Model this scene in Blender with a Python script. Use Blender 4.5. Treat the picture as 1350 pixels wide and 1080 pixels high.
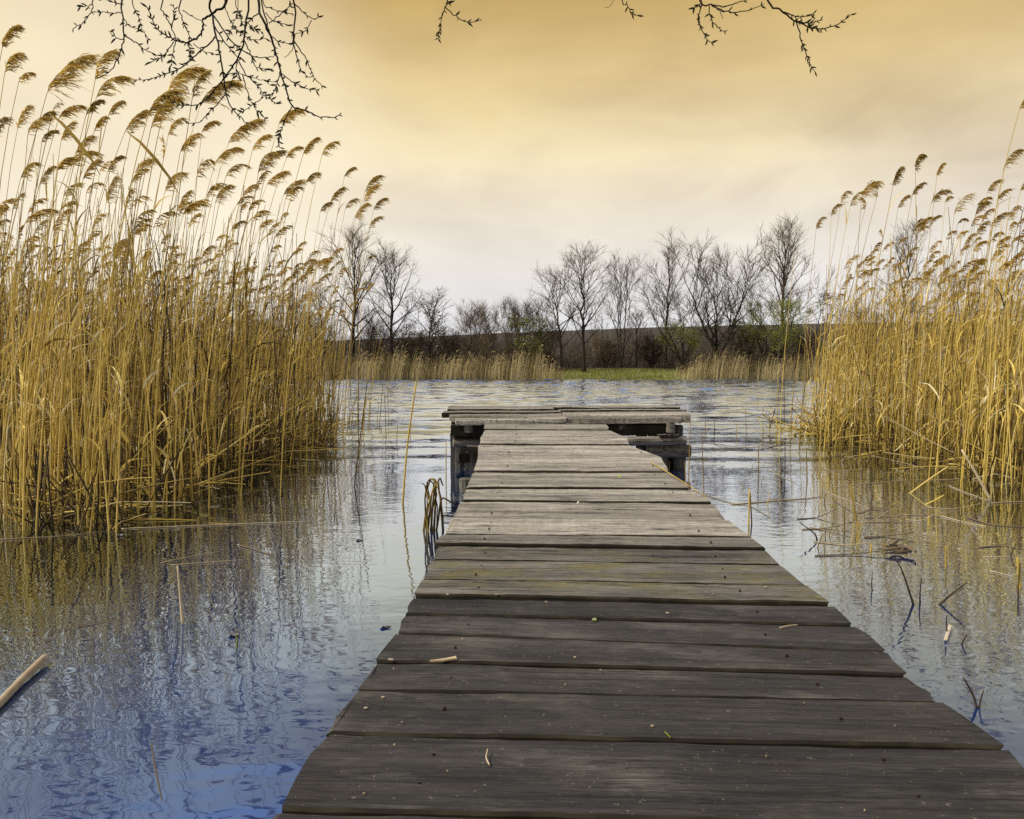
import bpy, math, random
import numpy as np
from mathutils import Vector

# ------------------------------------------------------------------ camera, sky, sun, exposure
scene = bpy.context.scene
for o in list(bpy.data.objects):
    bpy.data.objects.remove(o)
C = scene.collection

CAM_Z = 0.95
PITCH = math.radians(3.09)
cam_d = bpy.data.cameras.new('camera')
cam = bpy.data.objects.new('camera', cam_d)
C.objects.link(cam)
cam_d.sensor_width = 36.0
cam_d.lens = 36.0 * 1000.0 / 1350.0
cam_d.clip_start = 0.05
cam_d.clip_end = 5000
cam.location = (0, 0, CAM_Z)
cam.rotation_euler = (math.pi / 2 - PITCH, 0, 0)
scene.camera = cam

SUN_EL, SUN_AZ = math.radians(46), math.radians(-108)   # azimuth from +Y towards +X
world = bpy.data.worlds.new('World')
scene.world = world
world.use_nodes = True
wt = world.node_tree
wt.nodes.clear()


def N(tree, kind, **kw):
    n = tree.nodes.new(kind)
    for k, v in kw.items():
        if k in n.inputs.keys():
            n.inputs[k].default_value = v
        else:
            setattr(n, k, v)
    return n


def lin(r, g, b):
    f = lambda c: (c / 255 / 12.92) if c / 255 <= 0.04045 else ((c / 255 + 0.055) / 1.055) ** 2.4
    return (f(r), f(g), f(b), 1.0)


def ramp(tree, stops, interp='LINEAR'):
    n = tree.nodes.new('ShaderNodeValToRGB')
    cr = n.color_ramp
    cr.interpolation = interp
    while len(cr.elements) < len(stops):
        cr.elements.new(0.5)
    for e, (p, c) in zip(cr.elements, stops):
        e.position = p
        e.color = c if len(c) == 4 else (*c, 1)
    return n


def math_n(tree, op, a, b=None, clamp=False):
    n = tree.nodes.new('ShaderNodeMath')
    n.operation = op
    n.use_clamp = clamp
    for i, v in enumerate((a, b)):
        if v is None:
            continue
        if isinstance(v, (int, float)):
            n.inputs[i].default_value = v
        else:
            tree.links.new(v, n.inputs[i])
    return n.outputs[0]


def mix_c(tree, fac, a, b, blend='MIX'):
    n = tree.nodes.new('ShaderNodeMix')
    n.data_type = 'RGBA'
    n.blend_type = blend
    for sock, v in ((n.inputs[0], fac), (n.inputs[6], a), (n.inputs[7], b)):
        if isinstance(v, (int, float)):
            sock.default_value = v
        elif isinstance(v, tuple):
            sock.default_value = v if len(v) == 4 else (*v, 1)
        else:
            tree.links.new(v, sock)
    return n.outputs[2]


def build_sky():
    L = wt.links.new
    tc = N(wt, 'ShaderNodeTexCoord')
    sep = N(wt, 'ShaderNodeSeparateXYZ')
    L(tc.outputs['Generated'], sep.inputs[0])
    z = sep.outputs[2]
    mp = N(wt, 'ShaderNodeMapping')
    mp.inputs['Scale'].default_value = (1.0, 1.0, 2.6)
    L(tc.outputs['Generated'], mp.inputs[0])
    n1 = N(wt, 'ShaderNodeTexNoise', Scale=2.1, Detail=5.0, Roughness=0.5, Distortion=0.35)
    L(mp.outputs[0], n1.inputs['Vector'])
    n2 = N(wt, 'ShaderNodeTexNoise', Scale=5.0, Detail=5.0, Roughness=0.5, Distortion=0.3)
    L(mp.outputs[0], n2.inputs['Vector'])
    # cloud bands bend the height at which the colours change
    zz = math_n(wt, 'ADD', z, math_n(wt, 'ADD', math_n(wt, 'MULTIPLY', math_n(wt, 'SUBTRACT', n1.outputs[0], 0.5), 0.13), math_n(wt, 'MULTIPLY', math_n(wt, 'SUBTRACT', n2.outputs[0], 0.5), 0.06)))
    r = ramp(wt, [(0.0, lin(228, 229, 233)), (0.09, lin(229, 227, 227)), (0.19, lin(233, 224, 208)),
                  (0.275, lin(233, 217, 180)), (0.35, lin(220, 196, 144)), (0.435, lin(202, 171, 108)),
                  (0.475, lin(206, 196, 176)), (0.56, lin(184, 198, 228)), (0.75, lin(140, 163, 208)), (1.0, lin(112, 140, 196))])
    L(zz, r.inputs[0])
    # light and dark cloud
    cl = math_n(wt, 'ADD', math_n(wt, 'MULTIPLY', n1.outputs[0], 0.65), math_n(wt, 'MULTIPLY', n2.outputs[0], 0.35))
    br = N(wt, 'ShaderNodeMapRange')
    br.inputs[1].default_value = 0.39
    br.inputs[2].default_value = 0.61
    br.inputs[3].default_value = 0.72
    br.inputs[4].default_value = 1.13
    L(cl, br.inputs[0])
    comb = N(wt, 'ShaderNodeCombineXYZ')
    # thicker cloud is browner as well as darker
    for i, pw in enumerate((0.8, 1.0, 1.25)):
        L(math_n(wt, 'POWER', br.outputs[0], pw), comb.inputs[i])
    lowz = N(wt, 'ShaderNodeMapRange', interpolation_type='SMOOTHSTEP')
    lowz.inputs[1].default_value, lowz.inputs[2].default_value, lowz.inputs[3].default_value, lowz.inputs[4].default_value = 0.04, 0.30, 0.25, 1.0
    L(z, lowz.inputs[0])
    base = mix_c(wt, lowz.outputs[0], r.outputs[0], comb.outputs[0], 'MULTIPLY')
    # brighter thin cloud low on the left, as in the photograph
    a, e = math.radians(-27), math.radians(13)
    d = (math.sin(a) * math.cos(e), math.cos(a) * math.cos(e), math.sin(e))
    dot = N(wt, 'ShaderNodeVectorMath', operation='DOT_PRODUCT')
    L(tc.outputs['Generated'], dot.inputs[0])
    dot.inputs[1].default_value = d
    g = N(wt, 'ShaderNodeMapRange', interpolation_type='SMOOTHERSTEP')
    g.inputs[1].default_value = 0.93
    g.inputs[2].default_value = 1.0
    g.inputs[3].default_value = 0.0
    g.inputs[4].default_value = 0.62
    L(dot.outputs['Value'], g.inputs[0])
    base = mix_c(wt, g.outputs[0], base, lin(252, 240, 214))
    # open sky high overhead
    sky = N(wt, 'ShaderNodeTexSky', sky_type='NISHITA')
    sky.sun_disc = False
    sky.sun_elevation = SUN_EL
    sky.sun_rotation = SUN_AZ
    ns = N(wt, 'ShaderNodeVectorMath', operation='SCALE')
    L(sky.outputs[0], ns.inputs[0])
    ns.inputs['Scale'].default_value = 0.10
    m = N(wt, 'ShaderNodeMapRange', interpolation_type='SMOOTHSTEP')
    m.inputs[1].default_value = 0.5
    m.inputs[2].default_value = 0.95
    m.inputs[3].default_value = 0.0
    m.inputs[4].default_value = 0.5
    L(z, m.inputs[0])
    col = mix_c(wt, m.outputs[0], base, ns.outputs[0])
    bg = N(wt, 'ShaderNodeBackground')
    L(col, bg.inputs[0])
    bg.inputs[1].default_value = 1.07
    out = N(wt, 'ShaderNodeOutputWorld')
    L(bg.outputs[0], out.inputs[0])


build_sky()
sun_d = bpy.data.lights.new('sun', 'SUN')
sun_d.energy = 4.2
sun_d.angle = math.radians(4)
sun_d.color = (1.0, 0.93, 0.80)
sun = bpy.data.objects.new('sun', sun_d)
C.objects.link(sun)
sd = Vector((math.sin(SUN_AZ) * math.cos(SUN_EL), math.cos(SUN_AZ) * math.cos(SUN_EL), math.sin(SUN_EL)))
sun.rotation_euler = sd.to_track_quat('Z', 'Y').to_euler()
sun.location = sd * 30

scene.view_settings.view_transform = 'Standard'
scene.view_settings.look = 'None'
scene.view_settings.exposure = 0.0
scene.view_settings.gamma = 1.0
scene.view_settings.use_curve_mapping = False
scene.render.engine = 'CYCLES'
scene.cycles.use_denoising = False
scene.cycles.sample_clamp_indirect = 2.0
scene.cycles.sample_clamp_direct = 3.0
scene.cycles.max_bounces = 6
scene.cycles.diffuse_bounces = 2
scene.cycles.glossy_bounces = 3
scene.cycles.transparent_max_bounces = 4

# ------------------------------------------------------------------ helpers
CP, SP = math.cos(PITCH), math.sin(PITCH)


def ray(px, py):
    x = (px - 675) / 1000.0
    y = (540 - py) / 1000.0
    return np.array([x, CP + y * SP, -SP + y * CP])


def at(px, py, d):
    """world point seen at photograph pixel (px, py), d metres ahead"""
    r = ray(px, py)
    return np.array([0, 0, CAM_Z]) + r * (d / r[1])


def on_z(px, py, z=0.0):
    r = ray(px, py)
    return np.array([0, 0, CAM_Z]) + r * ((z - CAM_Z) / r[2])


class MB:
    """collects tubes, ribbons and faces and links them as one mesh object"""

    def __init__(self):
        self.v, self.q, self.t, self.tone, self.n = [], [], [], [], 0

    def raw(self, v, quads=None, tris=None, tone=0.5):
        v = np.asarray(v, dtype=np.float64).reshape(-1, 3)
        if quads is not None and len(quads):
            self.q.append(np.asarray(quads, dtype=np.int64).reshape(-1, 4) + self.n)
        if tris is not None and len(tris):
            self.t.append(np.asarray(tris, dtype=np.int64).reshape(-1, 3) + self.n)
        self.v.append(v)
        tn = np.asarray(tone, dtype=np.float64)
        self.tone.append(np.full(len(v), float(tn)) if tn.ndim == 0 else tn)
        self.n += len(v)

    def tubes(self, P, R, sides=4, tone=0.5):
        P = np.asarray(P, dtype=np.float64)
        if P.ndim == 2:
            P = P[None]
        n, k, _ = P.shape
        R = np.broadcast_to(np.asarray(R, dtype=np.float64), (n, k))
        T = np.gradient(P, axis=1)
        T /= np.linalg.norm(T, axis=2, keepdims=True) + 1e-12
        mean = P[:, -1] - P[:, 0]
        ref = np.where(np.abs(mean[:, 2:3]) > 0.8 * np.linalg.norm(mean, axis=1, keepdims=True),
                       np.array([[0.83, 0.55, 0.0]]), np.array([[0.0, 0.0, 1.0]]))[:, None, :]
        U = np.cross(T, np.broadcast_to(ref, T.shape))
        U /= np.linalg.norm(U, axis=2, keepdims=True) + 1e-12
        W = np.cross(T, U)
        a = np.arange(sides) * 2 * math.pi / sides
        ring = (P[:, :, None, :] + R[:, :, None, None] *
                (np.cos(a)[None, None, :, None] * U[:, :, None, :] + np.sin(a)[None, None, :, None] * W[:, :, None, :]))
        idx = np.arange(n * k * sides).reshape(n, k, sides)
        nx = np.roll(idx, -1, axis=2)
        quads = np.stack([idx[:, :-1], nx[:, :-1], nx[:, 1:], idx[:, 1:]], axis=-1)
        tn = np.asarray(tone, dtype=np.float64)
        if tn.ndim == 1:
            tn = np.repeat(tn, k * sides)
        self.raw(ring.reshape(-1, 3), quads.reshape(-1, 4), tone=tn)

    def ribbons(self, P, Wd, S, tone=0.5):
        P = np.asarray(P, dtype=np.float64)
        if P.ndim == 2:
            P = P[None]
        n, k, _ = P.shape
        Wd = np.broadcast_to(np.asarray(Wd, dtype=np.float64), (n, k))
        S = np.broadcast_to(np.asarray(S, dtype=np.float64).reshape(-1, 3), (n, 3))
        off = S[:, None, :] * Wd[:, :, None] * 0.5
        V = np.stack([P - off, P + off], axis=2)
        idx = np.arange(n * k * 2).reshape(n, k, 2)
        quads = np.stack([idx[:, :-1, 0], idx[:, :-1, 1], idx[:, 1:, 1], idx[:, 1:, 0]], axis=-1)
        tn = np.asarray(tone, dtype=np.float64)
        if tn.ndim == 1:
            tn = np.repeat(tn, k * 2)
        self.raw(V.reshape(-1, 3), quads.reshape(-1, 4), tone=tn)

    def mesh(self, name, mat, smooth=True):
        me = bpy.data.meshes.new(name)
        if self.n:
            v = np.concatenate(self.v)
            q = np.concatenate(self.q) if self.q else np.zeros((0, 4), dtype=np.int64)
            t = np.concatenate(self.t) if self.t else np.zeros((0, 3), dtype=np.int64)
            me.vertices.add(len(v))
            me.vertices.foreach_set('co', v.astype(np.float32).ravel())
            nl = len(q) * 4 + len(t) * 3
            me.loops.add(nl)
            me.loops.foreach_set('vertex_index', np.concatenate([q.ravel(), t.ravel()]).astype(np.int32))
            me.polygons.add(len(q) + len(t))
            starts = np.concatenate([np.arange(len(q)) * 4, len(q) * 4 + np.arange(len(t)) * 3]).astype(np.int32)
            me.polygons.foreach_set('loop_start', starts)
            me.polygons.foreach_set('use_smooth', np.full(len(q) + len(t), smooth, dtype=bool))
            at_ = me.attributes.new('tone', 'FLOAT', 'POINT')
            at_.data.foreach_set('value', np.concatenate(self.tone).astype(np.float32))
            me.update(calc_edges=True)
            me.validate()
        me.materials.append(mat)
        return me

    def build(self, name, mat, parent=None, loc=(0, 0, 0), smooth=True):
        return link(name, self.mesh(name, mat, smooth), parent, loc)


def link(name, data, parent=None, loc=(0, 0, 0), rot=(0, 0, 0)):
    o = bpy.data.objects.new(name, data)
    C.objects.link(o)
    o.location = tuple(float(c) for c in loc)
    o.rotation_euler = rot
    if parent is not None:
        o.parent = parent
    return o


def tag(o, label=None, cat=None, group=None, kind=None):
    if label:
        o['label'] = label
    if cat:
        o['category'] = cat
    if group:
        o['group'] = group
    if kind:
        o['kind'] = kind
    return o


def empty(name, loc, label, cat, group=None):
    o = link(name, None, None, loc)
    o.empty_display_size = 0.1
    return tag(o, label, cat, group)


def smooth_line(pts, k):
    """resample a polyline to k points with Catmull-Rom smoothing"""
    P = np.asarray(pts, dtype=np.float64)
    if len(P) == 2:
        s = np.linspace(0, 1, k)[:, None]
        return P[0] * (1 - s) + P[1] * s
    E = np.vstack([2 * P[0] - P[1], P, 2 * P[-1] - P[-2]])
    u = np.linspace(0, len(P) - 1 - 1e-6, k)
    i = u.astype(int)
    f = (u - i)[:, None]
    a, b, c, d = E[i], E[i + 1], E[i + 2], E[i + 3]
    return 0.5 * (2 * b + (c - a) * f + (2 * a - 5 * b + 4 * c - d) * f ** 2 + (3 * b - a - 3 * c + d) * f ** 3)


# ------------------------------------------------------------------ materials
def new_mat(name):
    m = bpy.data.materials.new(name)
    m.use_nodes = True
    t = m.node_tree
    t.nodes.clear()
    out = N(t, 'ShaderNodeOutputMaterial')
    return m, t, out


def plant_mat(name, stops, trans=0.35, rough=0.65, nscale=6.0, namt=0.35, obj_rand=0.4, gloss=0.25):
    m, t, out = new_mat(name)
    L = t.links.new
    at_ = N(t, 'ShaderNodeAttribute', attribute_name='tone')
    oi = N(t, 'ShaderNodeObjectInfo')
    geo = N(t, 'ShaderNodeNewGeometry')
    no = N(t, 'ShaderNodeTexNoise', Scale=nscale, Detail=3.0)
    L(geo.outputs['Position'], no.inputs['Vector'])
    f = math_n(t, 'ADD', at_.outputs['Fac'], math_n(t, 'MULTIPLY', math_n(t, 'SUBTRACT', no.outputs[0], 0.5), namt))
    f = math_n(t, 'ADD', f, math_n(t, 'MULTIPLY', math_n(t, 'SUBTRACT', oi.outputs['Random'], 0.5), obj_rand), clamp=True)
    r = ramp(t, stops)
    L(f, r.inputs[0])
    d = N(t, 'ShaderNodeBsdfDiffuse')
    tr = N(t, 'ShaderNodeBsdfTranslucent')
    gl = N(t, 'ShaderNodeBsdfGlossy', Roughness=rough)
    gl.inputs['Color'].default_value = (1, 1, 1, 1)
    L(r.outputs[0], d.inputs[0])
    L(r.outputs[0], tr.inputs[0])
    mx = N(t, 'ShaderNodeMixShader')
    mx.inputs[0].default_value = trans
    L(d.outputs[0], mx.inputs[1])
    L(tr.outputs[0], mx.inputs[2])
    fr = N(t, 'ShaderNodeFresnel', IOR=1.3)
    m2 = N(t, 'ShaderNodeMixShader')
    L(math_n(t, 'MULTIPLY', fr.outputs[0], gloss), m2.inputs[0])
    L(mx.outputs[0], m2.inputs[1])
    L(gl.outputs[0], m2.inputs[2])
    L(m2.outputs[0], out.inputs[0])
    return m


REED = plant_mat('dry_reed', [(0.0, (0.055, 0.034, 0.011)), (0.2, (0.28, 0.182, 0.034)), (0.5, (0.64, 0.45, 0.088)),
                              (0.8, (0.82, 0.62, 0.17)), (1.0, (0.85, 0.74, 0.45))], trans=0.28)
PLUME = plant_mat('reed_plume', [(0.0, (0.28, 0.18, 0.035)), (0.5, (0.64, 0.45, 0.10)), (1.0, (0.88, 0.68, 0.22))],
                  trans=0.68, nscale=12, gloss=0.05)
FAR_REED = plant_mat('far_reed', [(0.0, (0.055, 0.040, 0.018)), (0.35, (0.22, 0.165, 0.065)), (0.65, (0.40, 0.31, 0.13)), (1.0, (0.58, 0.47, 0.24))],
                     trans=0.1, nscale=0.6, namt=0.6)
BARK = plant_mat('bark', [(0.0, (0.012, 0.009, 0.006)), (0.5, (0.032, 0.025, 0.017)), (1.0, (0.10, 0.08, 0.055))], trans=0.0, nscale=2.0)
TWIG = plant_mat('far_twig', [(0.0, (0.038, 0.025, 0.014)), (0.5, (0.12, 0.082, 0.043)), (1.0, (0.29, 0.20, 0.10))], trans=0.0, nscale=0.5)
SCRUB = plant_mat('scrub', [(0.0, (0.020, 0.015, 0.010)), (0.5, (0.075, 0.054, 0.034)), (1.0, (0.22, 0.16, 0.095))], trans=0.0, nscale=0.35, namt=0.8)
LEAF = plant_mat('young_leaf', [(0.0, (0.14, 0.17, 0.008)), (0.5, (0.27, 0.32, 0.014)), (1.0, (0.42, 0.45, 0.03))], trans=0.35, nscale=0.7)
DEADLEAF = plant_mat('dead_leaf', [(0.0, (0.03, 0.02, 0.014)), (0.5, (0.06, 0.042, 0.026)), (1.0, (0.11, 0.07, 0.04))], trans=0.1)
WILLOW = plant_mat('willow_twig', [(0.0, (0.010, 0.007, 0.004)), (0.5, (0.020, 0.014, 0.008)), (1.0, (0.040, 0.028, 0.014))], trans=0.0, nscale=30)
BUD = plant_mat('willow_bud', [(0.0, (0.030, 0.026, 0.006)), (0.5, (0.055, 0.050, 0.010)), (1.0, (0.09, 0.08, 0.016))], trans=0.15, nscale=30)
GRASS = plant_mat('grass_blade', [(0.0, (0.11, 0.13, 0.018)), (0.5, (0.22, 0.24, 0.035)), (1.0, (0.40, 0.36, 0.09))], trans=0.2, nscale=0.4, namt=0.8)
STICK = plant_mat('weathered_stick', [(0.0, (0.03, 0.022, 0.014)), (0.5, (0.20, 0.14, 0.075)), (1.0, (0.60, 0.47, 0.28))], trans=0.0, nscale=25, namt=0.3, obj_rand=0.1)
GREEN = plant_mat('green_leaf', [(0.0, (0.10, 0.16, 0.01)), (1.0, (0.32, 0.36, 0.02))], trans=0.2)


def wood_mat():
    m, t, out = new_mat('weathered_board')
    L = t.links.new
    tc = N(t, 'ShaderNodeTexCoord')
    oi = N(t, 'ShaderNodeObjectInfo')
    sc = N(t, 'ShaderNodeSeparateColor')
    L(oi.outputs['Color'], sc.inputs[0])
    paleness, moss = sc.outputs[0], sc.outputs[1]
    off = N(t, 'ShaderNodeVectorMath', operation='ADD')
    rnd = N(t, 'ShaderNodeCombineXYZ')
    rv = math_n(t, 'MULTIPLY', oi.outputs['Random'], 37.0)
    for i in range(3):
        L(rv, rnd.inputs[i])
    L(tc.outputs['Object'], off.inputs[0])
    L(rnd.outputs[0], off.inputs[1])

    def noise(scale3, s=1.0, detail=4.0, rough=0.6, dist=0.0):
        mp = N(t, 'ShaderNodeMapping')
        mp.inputs['Scale'].default_value = scale3
        L(off.outputs[0], mp.inputs[0])
        n = N(t, 'ShaderNodeTexNoise', Scale=s, Detail=detail, Roughness=rough, Distortion=dist)
        L(mp.outputs[0], n.inputs['Vector'])
        return n.outputs[0]

    grain = noise((3.2, 85, 85), 1, 7, 0.72, 0.6)
    fine = noise((22, 330, 330), 1, 3, 0.75)
    bands = noise((0.8, 11, 11), 1, 4, 0.6, 0.7)
    blot = noise((3.4, 6.5, 6), 1, 5, 0.62, 0.3)
    saw = noise((60, 5, 5), 1, 2, 0.5)
    speck = noise((75, 75, 75), 1, 2, 0.6)
    crack = noise((1.3, 45, 20), 1, 3, 0.55, 0.9)
    # wood tone: from near-black brown to silvery grey
    g = math_n(t, 'ADD', math_n(t, 'MULTIPLY', grain, 0.55), math_n(t, 'MULTIPLY', bands, 0.45))
    g = math_n(t, 'ADD', math_n(t, 'MULTIPLY', math_n(t, 'SUBTRACT', g, 0.5), 3.4), 0.5, clamp=True)
    dark = mix_c(t, g, (0.009, 0.0078, 0.0068), (0.056, 0.048, 0.041))
    light = mix_c(t, g, (0.17, 0.145, 0.108), (0.70, 0.625, 0.50))
    a = math_n(t, 'ADD', paleness, math_n(t, 'MULTIPLY', math_n(t, 'SUBTRACT', blot, 0.5), 0.6), clamp=True)
    col = mix_c(t, a, dark, light)
    # brown stain
    st = N(t, 'ShaderNodeMapRange')
    st.inputs[1].default_value, st.inputs[2].default_value = 0.55, 0.75
    L(noise((2.3, 9, 9), 1, 4, 0.6), st.inputs[0])
    col = mix_c(t, math_n(t, 'MULTIPLY', st.outputs[0], 0.5), col, (0.62, 0.50, 0.36), 'MULTIPLY')
    # saw marks across some boards
    sw = math_n(t, 'MULTIPLY', math_n(t, 'GREATER_THAN', saw, 0.56), 0.13)
    sw = math_n(t, 'MULTIPLY', sw, paleness)
    col = mix_c(t, sw, col, (0.035, 0.027, 0.02))
    # moss and algae
    mo = N(t, 'ShaderNodeMapRange')
    mo.inputs[1].default_value, mo.inputs[2].default_value = 0.46, 0.68
    L(noise((3.0, 7, 7), 1.3, 5, 0.65, 0.4), mo.inputs[0])
    col = mix_c(t, math_n(t, 'MULTIPLY', math_n(t, 'MULTIPLY', mo.outputs[0], moss), 0.78), col, (0.155, 0.128, 0.016))
    # pale dry flecks
    fl = math_n(t, 'MULTIPLY', math_n(t, 'GREATER_THAN', speck, 0.70), 0.35)
    col = mix_c(t, fl, col, (0.30, 0.26, 0.20))
    fv = N(t, 'ShaderNodeMapRange')
    fv.inputs[1].default_value, fv.inputs[2].default_value = 0.3, 0.7
    fv.inputs[3].default_value, fv.inputs[4].default_value = 0.42, 1.5
    L(fine, fv.inputs[0])
    fc = N(t, 'ShaderNodeCombineXYZ')
    for i in range(3):
        L(fv.outputs[0], fc.inputs[i])
    col = mix_c(t, 1.0, col, fc.outputs[0], 'MULTIPLY')
    # knots
    vm = N(t, 'ShaderNodeMapping')
    vm.inputs['Scale'].default_value = (1.6, 5.5, 1.0)
    L(off.outputs[0], vm.inputs[0])
    vo = N(t, 'ShaderNodeTexVoronoi', Scale=1.0)
    L(vm.outputs[0], vo.inputs['Vector'])
    kn = N(t, 'ShaderNodeMapRange')
    kn.inputs[1].default_value, kn.inputs[2].default_value, kn.inputs[3].default_value, kn.inputs[4].default_value = 0.03, 0.11, 0.75, 0.0
    L(vo.outputs['Distance'], kn.inputs[0])
    col = mix_c(t, kn.outputs[0], col, (0.022, 0.015, 0.010))
    # splits along the grain
    ck = N(t, 'ShaderNodeMapRange')
    ck.inputs[1].default_value, ck.inputs[2].default_value = 0.34, 0.40
    L(crack, ck.inputs[0])
    ckf = ck.outputs[0]
    col = mix_c(t, math_n(t, 'MULTIPLY', math_n(t, 'SUBTRACT', 1.0, ckf), 0.7), col, (0.010, 0.008, 0.006))
    # thin wandering checks
    chk = math_n(t, 'ABSOLUTE', math_n(t, 'SUBTRACT', noise((1.1, 34, 34), 1, 4, 0.6, 0.5), 0.5))
    chm = noise((2.0, 6, 6), 1, 2, 0.5)
    chf = math_n(t, 'MULTIPLY', math_n(t, 'LESS_THAN', chk, 0.009), math_n(t, 'GREATER_THAN', chm, 0.50))
    col = mix_c(t, math_n(t, 'MULTIPLY', chf, 0.8), col, (0.008, 0.006, 0.005))
    ckf = math_n(t, 'SUBTRACT', ckf, chf)
    h = math_n(t, 'ADD', math_n(t, 'MULTIPLY', grain, 0.003), math_n(t, 'MULTIPLY', fine, 0.0014))
    h = math_n(t, 'ADD', h, math_n(t, 'MULTIPLY', ckf, 0.003))
    h = math_n(t, 'ADD', h, math_n(t, 'MULTIPLY', blot, 0.002))
    bp = N(t, 'ShaderNodeBump', Strength=0.9, Distance=1.0)
    L(h, bp.inputs['Height'])
    p = N(t, 'ShaderNodeBsdfPrincipled', Roughness=0.68)
    p.inputs['Specular IOR Level'].default_value = 0.35
    L(col, p.inputs['Base Color'])
    L(bp.outputs[0], p.inputs['Normal'])
    L(p.outputs[0], out.inputs[0])
    return m


WOOD = wood_mat()
# board sides and undersides near-black: shade of the seams put into the colour
EDGE = plant_mat('shaded_board_edge', [(0.0, (0.008, 0.007, 0.005)), (0.5, (0.022, 0.018, 0.012)), (1.0, (0.06, 0.05, 0.032))], trans=0.0, nscale=9, namt=1.1, obj_rand=0.2)


def water_mat():
    m, t, out = new_mat('lake_water')
    L = t.links.new
    geo = N(t, 'ShaderNodeNewGeometry')
    sep = N(t, 'ShaderNodeSeparateXYZ')
    L(geo.outputs['Position'], sep.inputs[0])
    x, y = sep.outputs[0], sep.outputs[1]

    def noise(scale3, detail=3.0, rough=0.5, dist=0.0):
        mp = N(t, 'ShaderNodeMapping')
        mp.inputs['Scale'].default_value = scale3
        mp.inputs['Rotation'].default_value = (0, 0, 0.12)
        L(geo.outputs['Position'], mp.inputs[0])
        n = N(t, 'ShaderNodeTexNoise', Scale=1.0, Detail=detail, Roughness=rough, Distortion=dist)
        L(mp.outputs[0], n.inputs['Vector'])
        return n.outputs[0]

    def rng(v, a, b, c=0.0, d=1.0):
        n = N(t, 'ShaderNodeMapRange', interpolation_type='SMOOTHSTEP')
        for i, q in enumerate((a, b, c, d)):
            n.inputs[i + 1].default_value = q
        L(v, n.inputs[0])
        return n.outputs[0]

    rip = noise((10.5, 19, 1), 1.5, 0.45, 0.4)          # hand-sized ripples
    med = noise((2.6, 5.0, 1), 2, 0.5, 0.2)
    lng = noise((0.45, 1.7, 1), 3, 0.55, 0.3)       # wind waves of the open lake
    patch = noise((0.22, 0.30, 1), 2, 0.5)
    calm = rng(patch, 0.36, 0.60, 0.45, 1.0)
    open_ = rng(y, 5.5, 9.5)                        # rougher past the shelter of the reeds
    h = math_n(t, 'MULTIPLY', math_n(t, 'MULTIPLY', rip, 0.0012), calm)
    h = math_n(t, 'ADD', h, math_n(t, 'MULTIPLY', med, 0.0026))
    h = math_n(t, 'ADD', h, math_n(t, 'MULTIPLY', math_n(t, 'MULTIPLY', lng, 0.008), open_))
    h = math_n(t, 'ADD', h, math_n(t, 'MULTIPLY', math_n(t, 'MULTIPLY', med, 0.010), rng(y, 6, 14)))
    bp = N(t, 'ShaderNodeBump', Strength=1.0, Distance=1.0)
    L(h, bp.inputs['Height'])
    # dark reflections of the reeds put into the body colour, blue in the open
    reed_refl = math_n(t, 'MULTIPLY', rng(math_n(t, 'ABSOLUTE', math_n(t, 'ADD', x, -0.6)), 1.75, 2.7), rng(y, 1.5, 2.7))
    reed_refl = math_n(t, 'MULTIPLY', reed_refl, rng(y, 12, 17, 1.0, 0.0))
    body = mix_c(t, reed_refl, (0.010, 0.034, 0.160), (0.006, 0.004, 0.003))
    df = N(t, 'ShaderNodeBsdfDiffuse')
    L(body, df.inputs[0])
    gl = N(t, 'ShaderNodeBsdfGlossy', Roughness=0.025)
    # how much of the sky it mirrors, by the steepness of the view on each ripple
    dn = N(t, 'ShaderNodeVectorMath', operation='DOT_PRODUCT')
    L(geo.outputs['Incoming'], dn.inputs[0])
    L(bp.outputs[0], dn.inputs[1])
    steep = math_n(t, 'ABSOLUTE', dn.outputs['Value'])
    fr = ramp(t, [(0.0, (1, 1, 1)), (0.09, (0.94, 0.94, 0.94)), (0.20, (0.90, 0.90, 0.90)), (0.30, (0.70, 0.70, 0.70)), (0.40, (0.42, 0.42, 0.42)), (0.55, (0.22, 0.22, 0.22)), (1.0, (0.08, 0.08, 0.08))])
    L(steep, fr.inputs[0])
    # bluish when looked into steeply, clear at a glance
    tint = mix_c(t, rng(steep, 0.05, 0.45), (0.87, 0.92, 1.0), (0.49, 0.69, 1.0))
    L(tint, gl.inputs['Color'])
    for n in (df, gl):
        L(bp.outputs[0], n.inputs['Normal'])
    mx = N(t, 'ShaderNodeMixShader')
    # weaker mirror there as well, to deepen the painted reed reflections
    L(math_n(t, 'MULTIPLY', fr.outputs[0], math_n(t, 'SUBTRACT', 1.0, math_n(t, 'MULTIPLY', reed_refl, 0.15))), mx.inputs[0])
    L(df.outputs[0], mx.inputs[1])
    L(gl.outputs[0], mx.inputs[2])
    L(mx.outputs[0], out.inputs[0])
    return m


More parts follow.
